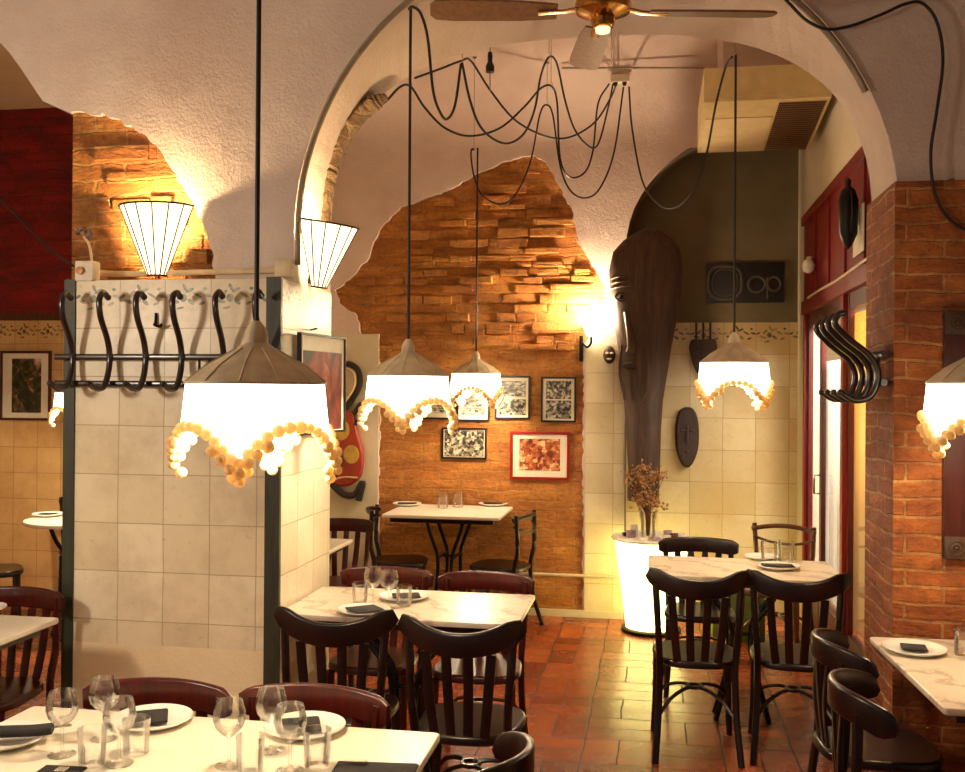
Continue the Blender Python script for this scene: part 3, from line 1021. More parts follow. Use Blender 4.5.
t = thing('round_table', 'small round table on curved iron legs left of the pier', 'table', (-3.92, 6.35, 0), 0, 'marble tables')
MB().prism([(0.36 * cos(2 * pi * i / 48), 0.36 * sin(2 * pi * i / 48)) for i in range(48)], 0.725, 0.75, 0.005).build('table_top', M['marble'], t)
for k in range(3):
    a = 2 * pi * k / 3 + 0.35
    c, s = cos(a), sin(a)
    tubes(MB(), [(c * 0.27, s * 0.27, 0.72), (c * 0.2, s * 0.2, 0.60), (c * 0.06, s * 0.06, 0.45), (c * 0.05, s * 0.05, 0.32), (c * 0.16, s * 0.16, 0.16), (c * 0.25, s * 0.25, 0.0)], 0.014).build('leg', M['iron'], t)
MB().tube([(0.058 * cos(2 * pi * i / 16), 0.058 * sin(2 * pi * i / 16), 0.40) for i in range(16)], 0.008, 6, closed=True).build('ring', M['iron'], t)

# ------------------------------------------------------------------ tableware
def plate_mesh(R=0.105):
    return MB().lathe([(0, 0.004), (R * 0.6, 0.004), (R * 0.62, 0.0), (R * 0.68, 0.001), (R * 0.97, 0.014), (R, 0.017), (R * 0.985, 0.020), (R * 0.70, 0.008), (R * 0.60, 0.006), (0, 0.006)], seg=48)


def plate(p, label, group, R=0.108):
    return tag(plate_mesh(R).build('plate', M['white_china'], loc=p), label, 'plate', group)


def napkin(p, w, d, rz, label, group='folded napkins', lay=2, h=0.0022):
    b = MB()
    for i in range(lay):
        k = 1 - 0.03 * i
        rot = Matrix.Rotation(radians(1.5 * (i - 1)), 3, 'Z')
        b.rbox((0, 0, h * (i + 0.5)), (w * k, d * k, h * 0.95), 0.0012, rot)
    return tag(b.build('napkin', M['napkin'], loc=p, rz=rz), label, 'napkin', group)


WINE = [(0.0, 0.0), (0.033, 0.0), (0.034, 0.002), (0.012, 0.006), (0.0042, 0.014), (0.0036, 0.045), (0.0045, 0.068), (0.018, 0.078), (0.033, 0.094), (0.039, 0.113), (0.038, 0.132), (0.033, 0.150), (0.031, 0.158),
        (0.0300, 0.158), (0.0318, 0.149), (0.0368, 0.131), (0.0378, 0.113), (0.0318, 0.095), (0.016, 0.080), (0.0, 0.0745)]
TUMB = [(0.0, 0.0), (0.029, 0.0), (0.031, 0.003), (0.0345, 0.086), (0.0335, 0.087), (0.0298, 0.010), (0.0, 0.009)]
wine_me = MB().lathe(WINE, seg=36).build('wine_glass', M['glass'])
tumb_me = MB().lathe(TUMB, seg=36).build('tumbler', M['glass'])
gused = set()


def drink(src, p, label, group, sc=1.0):
    if src.name not in gused:
        gused.add(src.name); o = src
    else:
        o = src.copy(); COL.objects.link(o)
    o.location = p; o.scale = (sc,) * 3
    return tag(o, label, 'glass', group)


H = 0.7505
GA, GB2 = 'glasses on the front table', 'glasses on the other tables'
# front table, left half
pA = P(4, 742, Z=H); plate(pA, 'white plate with a rolled black napkin at the left edge of the front table', 'plates')
rl = MB().sweep(catmull([(-0.11, 0, 0.0), (-0.03, 0, 0.003), (0.06, 0, 0.0), (0.11, 0, 0.002)], 6), rrect(0.052, 0.020, 0.009))
tag(rl.build('napkin', M['napkin'], loc=pA + Vector((0.02, -0.02, 0.0325)), rz=radians(24)), 'rolled black napkin lying across the plate at the left edge', 'napkin', 'folded napkins')
fk = MB()
fk.rbox((-0.05, 0, 0), (0.10, 0.006, 0.002), 0.0006)
fk.rbox((0.015, 0, 0), (0.035, 0.018, 0.002), 0.0006)
for k in (-1.5, -0.5, 0.5, 1.5):
    fk.rbox((0.05, k * 0.0052, 0), (0.04, 0.0024, 0.002), 0.0005)
tag(fk.build('fork', M['steel'], loc=pA + Vector((0.075, 0.05, 0.024)), rz=radians(30)), 'steel fork resting on the leftmost plate beside the rolled napkin', 'fork')
for src, a, b, lab in (
        (wine_me, 62, 755, 'wine glass nearest the plate with the rolled napkin'),
        (wine_me, 104, 739, 'tall wine glass at the back of the left group on the front table'),
        (wine_me, 119, 764, 'wine glass in front of the left group, between the two tumblers'),
        (tumb_me, 92, 764, 'tumbler at the near left of the left glass group'),
        (tumb_me, 136, 753, 'tumbler beside the square napkin plate in the left glass group'),
        (wine_me, 229, 766, 'wine glass standing furthest left in the right-hand glass group'),
        (wine_me, 271, 751, 'wine glass at the back of the right-hand glass group, before the plate'),
        (wine_me, 290, 771, 'wine glass in front of the right-hand plate'),
        (tumb_me, 250, 772, 'tumbler between the wine glasses of the right-hand group'),
        (tumb_me, 317, 765, 'tumbler at the right end of the right-hand glass group')):
    drink(src, P(a, b, Z=H), lab, GA)
pB = P(152, 723, Z=H); plate(pB, 'white plate with a square black napkin behind the left glass group', 'plates')
napkin(pB + Vector((-0.01, 0.0, 0.0145)), 0.10, 0.115, radians(28), 'square black napkin on the plate behind the left glass group')
pC = P(305, 731, Z=H); plate(pC, 'white plate half hidden by the right-hand glass group on the front table', 'plates')
napkin(pC + Vector((-0.01, 0.0, 0.0145)), 0.10, 0.115, radians(24), 'square black napkin on the plate behind the right-hand glasses')
nk = napkin(P(56, 775, Z=H), 0.105, 0.10, radians(4), 'black napkin cut by the bottom edge, below the left glass group')
mk = MB()
for i in range(4):
    mk.box((-0.012 + i * 0.007, 0.012, 0.0040), (-0.009 + i * 0.007, 0.040, 0.0047))
mk.build('printed_mark', M['mount'], nk)
pn_ = P(374, 772, Z=H); napkin(pn_, 0.20, 0.11, radians(6), 'wide black napkin at the bottom edge near the table corner')
tag(MB().rbox((0, 0, 0.001), (0.055, 0.018, 0.002), 0.0006).build('paper_label', M['paper'], loc=pn_ + Vector((-0.055, 0.03, 0.0125)), rz=radians(4)), 'small white paper tag on the wide black napkin', 'tag')
# middle table
pD = P(364, 613, Z=H); plate(pD, 'white plate with black napkin at the near edge of the middle table', 'plates')
napkin(pD + Vector((0.005, 0.0, 0.0145)), 0.13, 0.12, radians(40), 'black napkin on the near plate of the middle table')
pE = P(404, 599, Z=H); plate(pE, 'white plate behind the wine glasses on the middle table', 'plates')
napkin(pE + Vector((0.01, 0.0, 0.0145)), 0.12, 0.10, radians(20), 'black napkin on the plate behind the middle table wine glasses')
for src, a, b, lab in ((wine_me, 373, 605, 'taller wine glass on the middle table'), (wine_me, 389, 608, 'wine glass in front of the taller one on the middle table'),
                       (tumb_me, 404, 606, 'tumbler to the right of the wine glasses on the middle table'), (tumb_me, 360, 603, 'tumbler to the left of the wine glasses on the middle table')):
    drink(src, P(a, b, Z=H), lab, GB2, 1.0 if src is tumb_me else 1.0)
# back table
for a, lab, l2 in ((407, 'white plate at the left end of the back table', 'black napkin on the left plate of the back table'), (493, 'white plate at the right end of the back table', 'black napkin on the right plate of the back table')):
    q = P(a, 505.5, Z=0.8005); plate(q, lab, 'plates'); napkin(q + Vector((0, 0, 0.0145)), 0.14, 0.10, radians(8), l2)
for a, b, lab in ((443, 508, 'left tumbler of the pair on the back table'), (458, 507, 'right tumbler of the pair on the back table')):
    drink(tumb_me, P(a, b, Z=0.8005), lab, GB2, 1.25)
# table by the door
q = P(778, 568.5, Z=H); plate(q, 'white plate in front of the tumblers on the door table', 'plates'); napkin(q + Vector((0, 0, 0.0145)), 0.16, 0.09, radians(4), 'dark napkin on the plate before the door table tumblers')
q = P(762, 559, Z=H); plate(q, 'white plate half hidden behind the tumblers on the door table', 'plates', 0.095)
for a, b, lab in ((769, 562.5, 'left tumbler of the pair on the door table'), (786, 562, 'right tumbler of the pair on the door table')):
    drink(tumb_me, P(a, b, Z=H), lab, GB2, 1.3)
# table by the brick pier
q = P(914, 652, Z=H); plate(q, 'white plate with a small black napkin on the table by the brick pier', 'plates'); napkin(q + Vector((0, 0, 0.0145)), 0.085, 0.09, radians(-6), 'small square black napkin on the plate by the brick pier')
drink(tumb_me, P(964, 655, Z=H), 'tumbler at the right edge beside the plate by the brick pier', GB2)
q = P(-22, 612, Z=H); plate(q, 'white plate cut off by the left edge on the marble table left of the pier', 'plates')
q = P(48, 516, Z=H); plate(q, 'plate with a black napkin on the small round table', 'plates'); napkin(q + Vector((0, 0, 0.0145)), 0.12, 0.09, 0.1, 'black napkin on the plate of the small round table')

# ------------------------------------------------------------------ pendant lamps
def make_pendant(label, loc, ztop, turn, D=0.34):
    """origin at the rim between the metal cone and the fabric; the cord hangs from ztop"""
    t = thing('pendant_lamp', label, 'lamp', loc, turn, 'pendant lamps')
    R = D / 2
    cone = MB().lathe([(R * 1.03, -0.006), (R * 1.03, 0.0), (R * 0.72, 0.042), (0.052, 0.082), (0.030, 0.098), (0.028, 0.094), (0.048, 0.077), (R * 0.70, 0.036), (R * 1.0, -0.006)], seg=48, closed_profile=True)
    for k in range(12):
        a = 2 * pi * k / 12
        c, s = cos(a), sin(a)
        cone.tube([(c * R * 1.03, s * R * 1.03, 0.001), (c * R * 0.72, s * R * 0.72, 0.043), (c * 0.05, s * 0.05, 0.084)], 0.0022, 5)
    cone.build('lamp_cap', M['cone'], t)
    MB().lathe([(0, 0.155), (0.010, 0.153), (0.020, 0.140), (0.028, 0.125), (0.030, 0.092), (0, 0.092)], seg=20).build('socket', M['cone'], t)
    sh = MB()
    n = 96
    zb = lambda a: -(0.100 + 0.090 * (1 - abs(sin(2 * a))) ** 1.25)
    for i in range(n):
        a = 2 * pi * i / n
        for k in range(4):
            u = k / 3
            z = zb(a) * u
            r = R * (1.0 + 0.12 * (-z / 0.2))
            sh.v.append(Vector((r * cos(a), r * sin(a), z)))
    for i in range(n):
        j = (i + 1) % n
        for k in range(3):
            sh.face((i * 4 + k, j * 4 + k, j * 4 + k + 1, i * 4 + k + 1))
    sh.build('lamp_shade', M['fabric'], t)
    be = MB()
    rnd = random.Random(4)
    acc, prev = 1.0, None
    for i in range(1441):
        a = 2 * pi * i / 1440
        z = zb(a)
        r = R * (1.0 + 0.12 * (-z / 0.2)) + 0.005
        q = Vector((r * cos(a), r * sin(a), z))
        if prev is not None:
            acc += (q - prev).length
        prev = q
        if acc >= 0.029:
            acc = 0.0
            be.ball(q + Vector((0, 0, -0.008)), 0.0152 * rnd.uniform(0.88, 1.12), 8, 6)
            if abs(sin(2 * a)) < 0.72:
                be.ball(q + Vector((cos(a) * 0.012, sin(a) * 0.012, -0.030)), 0.0145 * rnd.uniform(0.85, 1.12), 8, 6)
            if abs(sin(2 * a)) < 0.30:
                be.ball(q + Vector((-cos(a) * 0.006, -sin(a) * 0.006, -0.050)), 0.0145 * rnd.uniform(0.85, 1.12), 8, 6)
    be.build('pompom_fringe', M['bead'], t)
    MB().ball((0, 0, -0.03), 0.030, 12, 8, (1, 1, 1.2)).build('bulb', M['bulb'], t)
    c = MB().tube([(0, 0, 0.150), (0, 0, (ztop - loc[2]) * 0.5), (0, 0, ztop - loc[2])], 0.0062, 8)
    c.build('cord', M['cable'], t)
    return t


def pend(label, px, py, Y, ztop, turn, watts, D=0.34):
    p = P(px, py, Y=Y)
    make_pendant(label, p, ztop, turn, D)
    lamp('pendant_light', (p.x, p.y, p.z - 0.12), watts)
    return p


FWD = pi / 2 + YAW
zt2 = P(410, 8, Y=4.20).z
L1 = pend('large fringed pendant lamp in front of the tiled pier, above the front table', 256, 382, 2.38, 3.998, radians(10), 17)
L2 = pend('fringed pendant lamp above the middle table, beside the pier poster', 408, 375, 4.16, zt2, radians(6), 17)
L3 = pend('small fringed pendant lamp above the back table, in front of the photographs', 476, 373, 6.95, P(474, 148, Y=6.95).z, radians(45), 17)
L4 = pend('fringed pendant lamp above the door table, in front of the niche tiles', 734, 362, 5.30, P(735, 55, Y=5.30).z, radians(45), 15)
L5 = pend('fringed pendant lamp cut by the right edge, in front of the brick pier', 985, 382, 3.42, 3.998, radians(30), 12)
L6 = pend('fringed pendant lamp mostly hidden behind the pier, over the round table', 82, 392, 6.3, 3.93, radians(20), 40)

# ------------------------------------------------------------------ swagged cables and their hooks
def cable(pts, y0, y1, label, r=0.0062, ys=None, grp='cables under the ceiling'):
    n = len(pts)
    w3 = []
    for i, (a, b) in enumerate(pts):
        Y = ys[i] if ys else y0 + (y1 - y0) * i / (n - 1)
        w3.append(P(a, b, Y=Y))
    o = MB().tube(catmull(w3, 8), r, 7).build('hanging_cable', M['cable'])
    return tag(o, label, 'cable', grp)


BX = 7.12
cable([(409, 9), (413, 7), (421, 14), (428, 40), (433, 90), (440, 112), (447, 119), (455, 105), (461, 64)], 4.20, 4.58, 'black cable looping down from the top of the cord above the middle table', ys=[4.14, 4.11, 4.11, 4.13, 4.2, 4.3, 4.4, 4.5, 4.58])
cable([(462, 63), (470, 100), (480, 126), (495, 140), (510, 143), (525, 132), (535, 108), (541, 75), (549, 57), (557, 64), (565, 100), (575, 130), (590, 147), (599, 142), (608, 108), (613, 84)], 4.60, BX, 'black cable with the highest peak, hanging left of the white junction box')
cable([(366, 112), (384, 103), (400, 87), (411, 87), (425, 108), (445, 128), (470, 136), (500, 128), (525, 106), (540, 89), (551, 86), (557, 102), (560, 158), (570, 177), (585, 172), (593, 150), (598, 104), (609, 84)], 4.60, BX, 'black cable starting from the bare stone edge and dipping twice')
cable([(415, 78), (440, 69), (461, 61), (471, 61), (490, 90), (515, 120), (545, 136), (570, 137), (595, 122), (611, 97), (616, 85)], 5.0, BX-0.02, 'black cable making one long shallow sag to the junction box')
cable([(474, 150), (472, 149), (471, 156), (474, 176), (482, 195), (500, 204), (515, 195), (530, 163), (540, 114), (547, 105), (553, 116), (560, 165), (570, 190), (585, 198), (600, 188), (614, 152), (623.5, 87)], 6.95, BX, 'black cable feeding the small lamp above the back table')
cable([(629, 87), (632, 128), (642, 180), (657, 203), (673, 208), (690, 195), (705, 160), (716, 104), (726, 66), (732, 57)], BX, 5.30, 'black cable in one deep loop in front of the air conditioner')
cable([(778, -8), (790, 4), (806, 20), (826, 29), (850, 26), (880, 15), (905, 4), (922, 3), (937, 22), (943, 60), (937, 110), (931, 150), (933, 185), (941, 208), (955, 224), (972, 232), (990, 240)], 4.025, 4.025, 'thick black cable snaking down the plaster above the brick pier', 0.0062, grp='cables on the walls')
cable([(-12, 190), (15, 214), (45, 245), (78, 269)], 4.6, 3.885, 'black cable slanting down from the left edge to the white switch box', 0.005, grp='cables on the walls')
for (a, b, Y), lab in (((462, 61, 4.59), 'ceiling hook holding the cables nearest the middle table'), ((549, 56, 5.75), 'ceiling hook at the highest cable peak'), ((551, 85, 6.05), 'ceiling hook just below the highest cable peak'), ((547, 103, 7.03), 'ceiling hook at the lowest cable peak'),
                       ((474, 149, 6.95), 'ceiling hook over the small back lamp'), ((735, 55, 5.30), 'ceiling hook over the door table lamp'), ((410, 86, 4.83), 'ceiling hook above the bare stone edge')):
    p = P(a, b, Y=Y)
    hz = vault(Y) - p.z
    b_ = MB().tube([(0, 0, 0.0), (0.004, 0, -0.004), (0.009, 0, 0.002), (0.006, 0, 0.012), (0, 0, 0.018), (0, 0, hz)], 0.0022, 6)
    b_.lathe([(0, hz - 0.012), (0.014, hz - 0.008), (0.014, hz), (0, hz)], seg=12)
    tag(b_.build('ceiling_hook', M['grey_pipe'], loc=p), lab, 'hook', 'ceiling hooks')
# white junction box with two sockets
p = P(620, 79, Y=BX)
t = thing('junction_box', 'white double socket box under the ceiling where the black cables meet', 'socket', p)
bx = MB(); bx.rbox((0, 0, 0), (0.13, 0.06, 0.055), 0.006); bx.build('box', M['paper'], t)
MB().box((-0.05, 0.024, -0.02), (0.05, 0.10, 0.02)).build('bracket', M['cream_pvc'], t)
for s in (-1, 1):
    MB().lathe([(0, -0.05), (0.010, -0.05), (0.016, -0.035), (0.018, -0.026), (0, -0.026)], (s * 0.032, -0.005, 0), 14).build('plug', M['cable'], t)
# horizontal conduit from the box to the air conditioner
a, b = P(562, 68, Y=7.04), P(705, 68, Y=7.04)
tag(MB().tube([a, b], 0.008, 8).build('ceiling_conduit', M['grey_pipe']), 'thin horizontal conduit running to the air conditioner', 'pipe')
# a loose black plug hanging on its own wire
p = P(490, 62, Y=5.0)
t = thing('hanging_plug', 'black plug dangling from a short wire between the cable loops', 'plug', p)
MB().lathe([(0, 0.05), (0.010, 0.05), (0.013, 0.03), (0.012, 0.0), (0.022, -0.022), (0.022, -0.052), (0, -0.056)], seg=16).build('plug_body', M['cable'], t)
MB().tube([(0, 0, 0.05), (0, 0, vault(5.0) - p.z)], 0.0025, 6).build('wire', M['cable'], t)
MB().tube([(0, 0, -0.05), (0.002, 0, -0.15)], 0.003, 6).build('pin', M['grey_pipe'], t)

# conduit that follows the arch
arc = []
for i in range(61):
    a = radians(186.5 - 162 * i / 60)
    if a > pi:
        arc.append((AC_ - AR + 0.022, YS - 0.012, AS - (a - pi) * AR))
    else:
        arc.append((AC_ + (AR - 0.022) * cos(a) , YS - 0.012, AS + (AR - 0.022) * sin(a)))
tag(MB().tube(arc, 0.0135, 8).build('arch_conduit', M['grey_pipe']), 'grey conduit bent along the front edge of the middle arch', 'pipe')
q = P(294, 268, Y=3.93)
tag(MB().rbox((0, 0, 0), (0.075, 0.05, 0.075), 0.006).build('junction_box', M['cream_pvc'], loc=(-1.548, 4.025, P(294, 268, Y=4.02).z)), 'small cream box on the pier ledge at the foot of the arch conduit', 'socket')
# pipe along the pier top, with the switch box
zr = P(190, 273, Y=4.05).z
tag(MB().tube(catmull([(-2.43, 3.97, zr + 0.012), (-2.36, 4.03, zr), (-2.2, 4.052, zr), (-1.9, 4.052, zr + 0.003), (-1.60, 4.052, zr + 0.006)], 6), 0.0125, 8).build('ledge_pipe', M['cream_pvc']), 'cream pipe running along the top of the tiled pier', 'pipe')
q = P(85, 271, Y=3.89)
t = thing('switch_box', 'cream switch box with an orange knob at the top left of the pier', 'switch', q)
MB().rbox((0, 0.02, 0), (0.085, 0.06, 0.085), 0.006).build('box', M['paper'], t)
MB().lathe([(0, 0.0), (0.018, 0.0), (0.016, 0.016), (0, 0.018)], seg=18).build('knob', simple('orange_knob', srgb(206, 140, 60), 0.4), t)
t.children[1].location = (-0.012, -0.010, 0); t.children[1].rotation_euler = (pi / 2, 0, 0)
# small crumpled ornament behind the switch box
q = P(68, 238, Y=4.02)
t = thing('dried_flower_stem', 'small pale dried flower head sticking up behind the switch box', 'flower', (-2.455, 3.99, 2.1155))
d = MB(); tubes(d, [(0.05, 0, 0.0), (0.03, 0, q.z - 2.116 - 0.05), (0, 0, q.z - 2.116)], 0.006); d.build('stalk', M['cream_pvc'], t)
d = MB(); rnd = random.Random(2)
for k in range(9):
    d.ball((rnd.uniform(-.025, .025), rnd.uniform(-.02, .02), q.z - 2.116 + rnd.uniform(-.005, .045)), 0.012, 7, 5, (1.4, .6, .7), Euler((rnd.uniform(0, 3), rnd.uniform(0, 3), 0)).to_matrix())
d.build('flower_head', simple('faded_petal', srgb(150, 130, 116), 0.8, 0, 0.5, 60), t)

# ------------------------------------------------------------------ wall sconces on the pier ledge
def sconce(label, c, R0, R1, h, ang, watts, lean=0.0, arm=0.2):
    t = thing('wall_sconce', label, 'lamp', c, ang, 'paper sconces on the pier')
    t.rotation_euler.x = lean
    s = MB(); n = 20
    for i in range(n + 1):
        a = pi + pi * i / n
        for u in (0, 0.33, 0.66, 1):
            r = R0 + (R1 - R0) * u
            s.v.append(Vector((r * cos(a), r * sin(a) * 0.75, h * u)))
    for i in range(n):
        for k in range(3):
            s.face((i * 4 + k, i * 4 + 4 + k, i * 4 + 5 + k, i * 4 + 1 + k))
    s.build('lamp_shade', M['sconce'], t)
    for i in range(8):
        a = pi + pi * i / 7
        MB().tube([(R0 * cos(a) * 1.02, R0 * sin(a) * 0.765, 0), (R1 * cos(a) * 1.012, R1 * sin(a) * 0.76, h)], 0.003, 5).build('rib', M['iron'], t)
    for nm, rr, zz in (('upper_rim', R1 * 1.015, h), ('lower_rim', R0 * 1.03, 0)):
        MB().tube([(rr * cos(pi + pi * i / 20), rr * 0.755 * sin(pi + pi * i / 20), zz) for i in range(21)], 0.0045, 6).build(nm, M['iron'], t)
    MB().box((-0.02, -0.004, 0.01), (0.02, arm, 0.05)).build('bracket', M['iron'], t)
    m = Matrix.Rotation(ang, 3, 'Z')
    lamp('sconce_light', Vector(c) + m @ Vector((0, -R1 * 0.34, h * 0.80)), watts, (1.0, 0.68, 0.34), 0.02)


q0, q1 = P(157, 276, Y=4.05), P(157, 207, Y=4.05)
sconce('paper wall sconce glowing above the coat hooks, on the pier ledge', (q0.x, 4.05, q0.z), 0.042, 0.165, q1.z - q0.z, 0.0, 18, arm=0.02)
q0 = P(322, 290, X=-1.50); q1 = P(322, 225, X=-1.50)
sconce('paper wall sconce on the pier side, beneath the bare stone edge', (-1.475, 4.24, q0.z), 0.042, 0.165, 0.28, radians(66), 11, radians(9), 0.045)

# ------------------------------------------------------------------ coat racks
def hook_path(prof, base, out, x_along):
    return [base + x_along + Vector((out[0] * d, out[1] * d, z)) for d, z in prof]


def coat_rack(label, n, prof, origin, out, along, L, spacing, zr, slats):
    t = thing('coat_rack', label, 'coat rack', origin, 0, 'coat racks')
    out, al = Vector(out), Vector(along)
    for z in zr:
        MB().sweep([al * -0.03 + out * 0.02 + Vector((0, 0, z)), al * (L + 0.03) + out * 0.02 + Vector((0, 0, z))], rrect(0.022, 0.026, 0.008)).build('rail', M['black_wood'], t)
    for k in range(n):
        o = al * (spacing[k])
        path = catmull([o + out * d + Vector((0, 0, z)) for d, z in prof], 8)
        sc = [1.0] * len(path)
        sc[0] = sc[-1] = 0.5
        h = MB().tube(path, 0.0125, 10, sc, up=tuple(al))
        h.ball(path[0], 0.0135, 10, 7).ball(path[-1], 0.0135, 10, 7)
        h.build('hook', M['black_wood'], t)
    for k in range(slats[0]):
        a = slats[1] + (slats[2] - slats[1]) * k / max(1, slats[0] - 1)
        MB().tube([al * a + out * 0.02 + Vector((0, 0, zr[1])), al * a + out * 0.02 + Vector((0, 0, zr[0]))], 0.006, 6).build('spindle', M['black_wood'], t)
    return t


za, zb_ = P(150, 357, Y=3.86).z, P(150, 384, Y=3.86).z
sp = [P(a, 357, Y=3.85).x - PX0 for a in (72, 109, 145, 181, 223, 262)]
coat_rack('black bentwood coat rack with six S-hooks on the tiled pier', 6, [(0.050, 2.035), (0.085, 2.05), (0.115, 2.02), (0.105, 1.95), (0.055, 1.865), (0.034, 1.80), (0.040, 1.73), (0.075, 1.665), (0.13, 1.655), (0.19, 1.675)],
          (PX0, PYF - 0.012, 0), (0, -1, 0), (1, 0, 0), 0.86, sp, (za, zb_), (5, 0.62, 0.80))
pr2 = [(0.165, 1.970), (0.185, 1.962), (0.195, 1.925), (0.14, 1.865), (0.065, 1.80), (0.036, 1.73), (0.06, 1.65), (0.12, 1.630), (0.175, 1.66)]
coat_rack('black bentwood coat rack with hooks sticking out over the aisle from the brick pier', 4, pr2, (0.885, 4.07, 0), (-1, 0, 0), (0, 1, 0), 0.46, [0.0, 0.15, 0.30, 0.45], (1.81, 1.70), (3, 0.08, 0.38))
tag(MB().tube(catmull([(0, 0, 0.05), (0, -0.004, 0.01), (0, -0.012, 0.0), (0.03, -0.02, -0.008), (0.04, -0.03, 0.0)], 5), 0.006, 8).build('wall_hook', M['iron'], loc=P(156, 325, Y=PYF - 0.006)), 'single small iron hook on the tiles under the pier sconce', 'hook')

# ------------------------------------------------------------------ pictures
def picture(name, label, c, w, h, frame_mat, prints, fw=0.014, mount=True, rot=(0, 0, 0), group='framed photographs on the brick wall', depth=0.02):
    """c: centre of the frame's back; faces -y before rot. prints: (dx, dz, w, h, mat)"""
    t = thing(name, label, 'picture', c, 0, group)
    t.rotation_euler = rot
    f = MB()
    for lo, hi in (((-w / 2, -depth, -h / 2), (w / 2, 0, -h / 2 + fw)), ((-w / 2, -depth, h / 2 - fw), (w / 2, 0, h / 2)), ((-w / 2, -depth, -h / 2 + fw), (-w / 2 + fw, 0, h / 2 - fw)), ((w / 2 - fw, -depth, -h / 2 + fw), (w / 2, 0, h / 2 - fw))):
        f.box(lo, hi)
    f.build('frame', frame_mat, t)
    MB().box((-w / 2 + fw, -depth * 0.55, -h / 2 + fw), (w / 2 - fw, -0.001, h / 2 - fw)).build('mount', M['mount'] if mount else frame_mat, t)
    for dx, dz, pw, ph, m in prints:
        MB().box((-pw / 2, -0.002, -ph / 2), (pw / 2, 0, ph / 2)).build('print', m, t, loc=(dx, -depth * 0.56, dz))
    return t


def pic(px0, py0, px1, py1, label, fm, prints, Y=YW - 0.004, **kw):
    a, b = P(px0, py1, Y=Y), P(px1, py0, Y=Y)
    w, h = b.x - a.x, b.z - a.z
    pr = [(dx * w, dz * h, pw * w, ph * h, m) for dx, dz, pw, ph, m in prints]
    return picture('framed_picture', label, ((a.x + b.x) / 2, Y, (a.z + b.z) / 2), w, h, fm, pr, **kw)


fb = M['frame_black']
pic(421, 380, 456, 419, 'black framed photograph half hidden by the lamp over the middle table', fb, [(0, 0, 0.72, 0.7, M['photo_boats'])])
pic(457, 378, 490, 421, 'black framed photograph directly below the small pendant lamp', fb, [(0, 0, 0.72, 0.72, M['photo_boats'])])
pic(495, 376, 530.5, 419, 'black framed pair of photographs, third of the upper row on the brick wall', fb, [(0.0, 0.20, 0.76, 0.36, M['photo_boats']), (0.0, -0.22, 0.76, 0.36, M['photo_street'])])
pic(541, 377, 576.5, 422, 'black framed pair of dark photographs at the wall lamp end of the upper row', fb, [(0.0, 0.21, 0.72, 0.40, M['photo_market']), (0.0, -0.22, 0.72, 0.40, M['photo_street'])])
pic(442, 428, 487, 458.5, 'black framed wide street photograph below the upper row', fb, [(0.0, 0.0, 0.88, 0.84, M['photo_street'])])
pic(510, 432, 570, 479, 'wide white-matted print in a red frame, lowest on the brick wall', M['frame_red'], [(0.0, 0.02, 0.68, 0.66, M['photo_warm'])], fw=0.02)
pic(1, 351, 52, 420, 'dark flower painting with cream mount on the ochre tiled wall', M['frame_wood'], [(0.02, 0.0, 0.58, 0.78, M['flower_print'])], Y=YW - 0.003, fw=0.02, group='pictures on the other walls')
# poster on the pier's right side, standing a little off the tiles
a, b = P(297, 332, X=-1.50), P(344, 338, X=-1.44)
ca = P(297, 440, X=-1.50)
hh = 0.44
yy0, yy1 = a.y, 4.52
ang = math.atan2(0.05, yy1 - yy0)
picture('framed_picture', 'thin black framed pink and green poster on the right side of the tiled pier', (-1.475, (yy0 + yy1) / 2, a.z - hh / 2), yy1 - yy0, hh, fb, [(0.0, -0.03, 0.40, 0.35, M['poster'])], fw=0.010, rot=(0, 0, pi / 2 - ang), group='pictures on the other walls')
tag(MB().tube([(-1.518, 0, 0), (-1.485, 0, 0.006)], 0.004, 6).build('picture_nail', M['iron'], loc=(0, (yy0 + yy1) / 2 - 0.02, a.z + 0.022)), 'iron nail above the poster on the pier side', 'nail')
# mirror with carved corner on the right pier
a, b = P(942, 558, Y=4.03), P(942, 312, Y=4.03)
t = thing('wall_mirror', 'tall dark wooden mirror frame with a carved corner block on the brick pier', 'mirror', (a.x + 0.30, 4.036, (a.z + b.z) / 2))
hh, ww, fw = b.z - a.z, 0.60, 0.085
f = MB()
for lo, hi in (((-ww / 2 + fw, -0.03, -hh / 2), (ww / 2 - fw, 0, -hh / 2 + fw)), ((-ww / 2 + fw, -0.03, hh / 2 - fw), (ww / 2 - fw, 0, hh / 2)), ((-ww / 2, -0.03, -hh / 2 + fw), (-ww / 2 + fw, 0, hh / 2 - fw)), ((ww / 2 - fw, -0.03, -hh / 2 + fw), (ww / 2, 0, hh / 2 - fw))):
    f.box(lo, hi)
f.build('frame', M['frame_wood'], t)
MB().box((-ww / 2 + fw, -0.012, -hh / 2 + fw), (ww / 2 - fw, -0.002, hh / 2 - fw)).build('mirror_glass', M['mirror'], t)
for sx in (-1, 1):
    for sz in (-1, 1):
        c = MB(); cx, cz = sx * (ww / 2 - fw / 2), sz * (hh / 2 - fw / 2)
        c.rbox((cx, -0.018, cz), (fw, 0.036, fw), 0.004)
        bm_rot = Matrix.Rotation(pi / 2, 3, 'X')
        for rr in (0.014, 0.028):
            c.tube([(cx + rr * cos(2 * pi * i / 16), -0.037, cz + rr * sin(2 * pi * i / 16)) for i in range(16)], 0.004, 5, closed=True, up=(0, 1, 0))
        c.ball((cx, -0.036, cz), 0.009, 8, 6)
        c.build('corner_block', M['carving'], t)

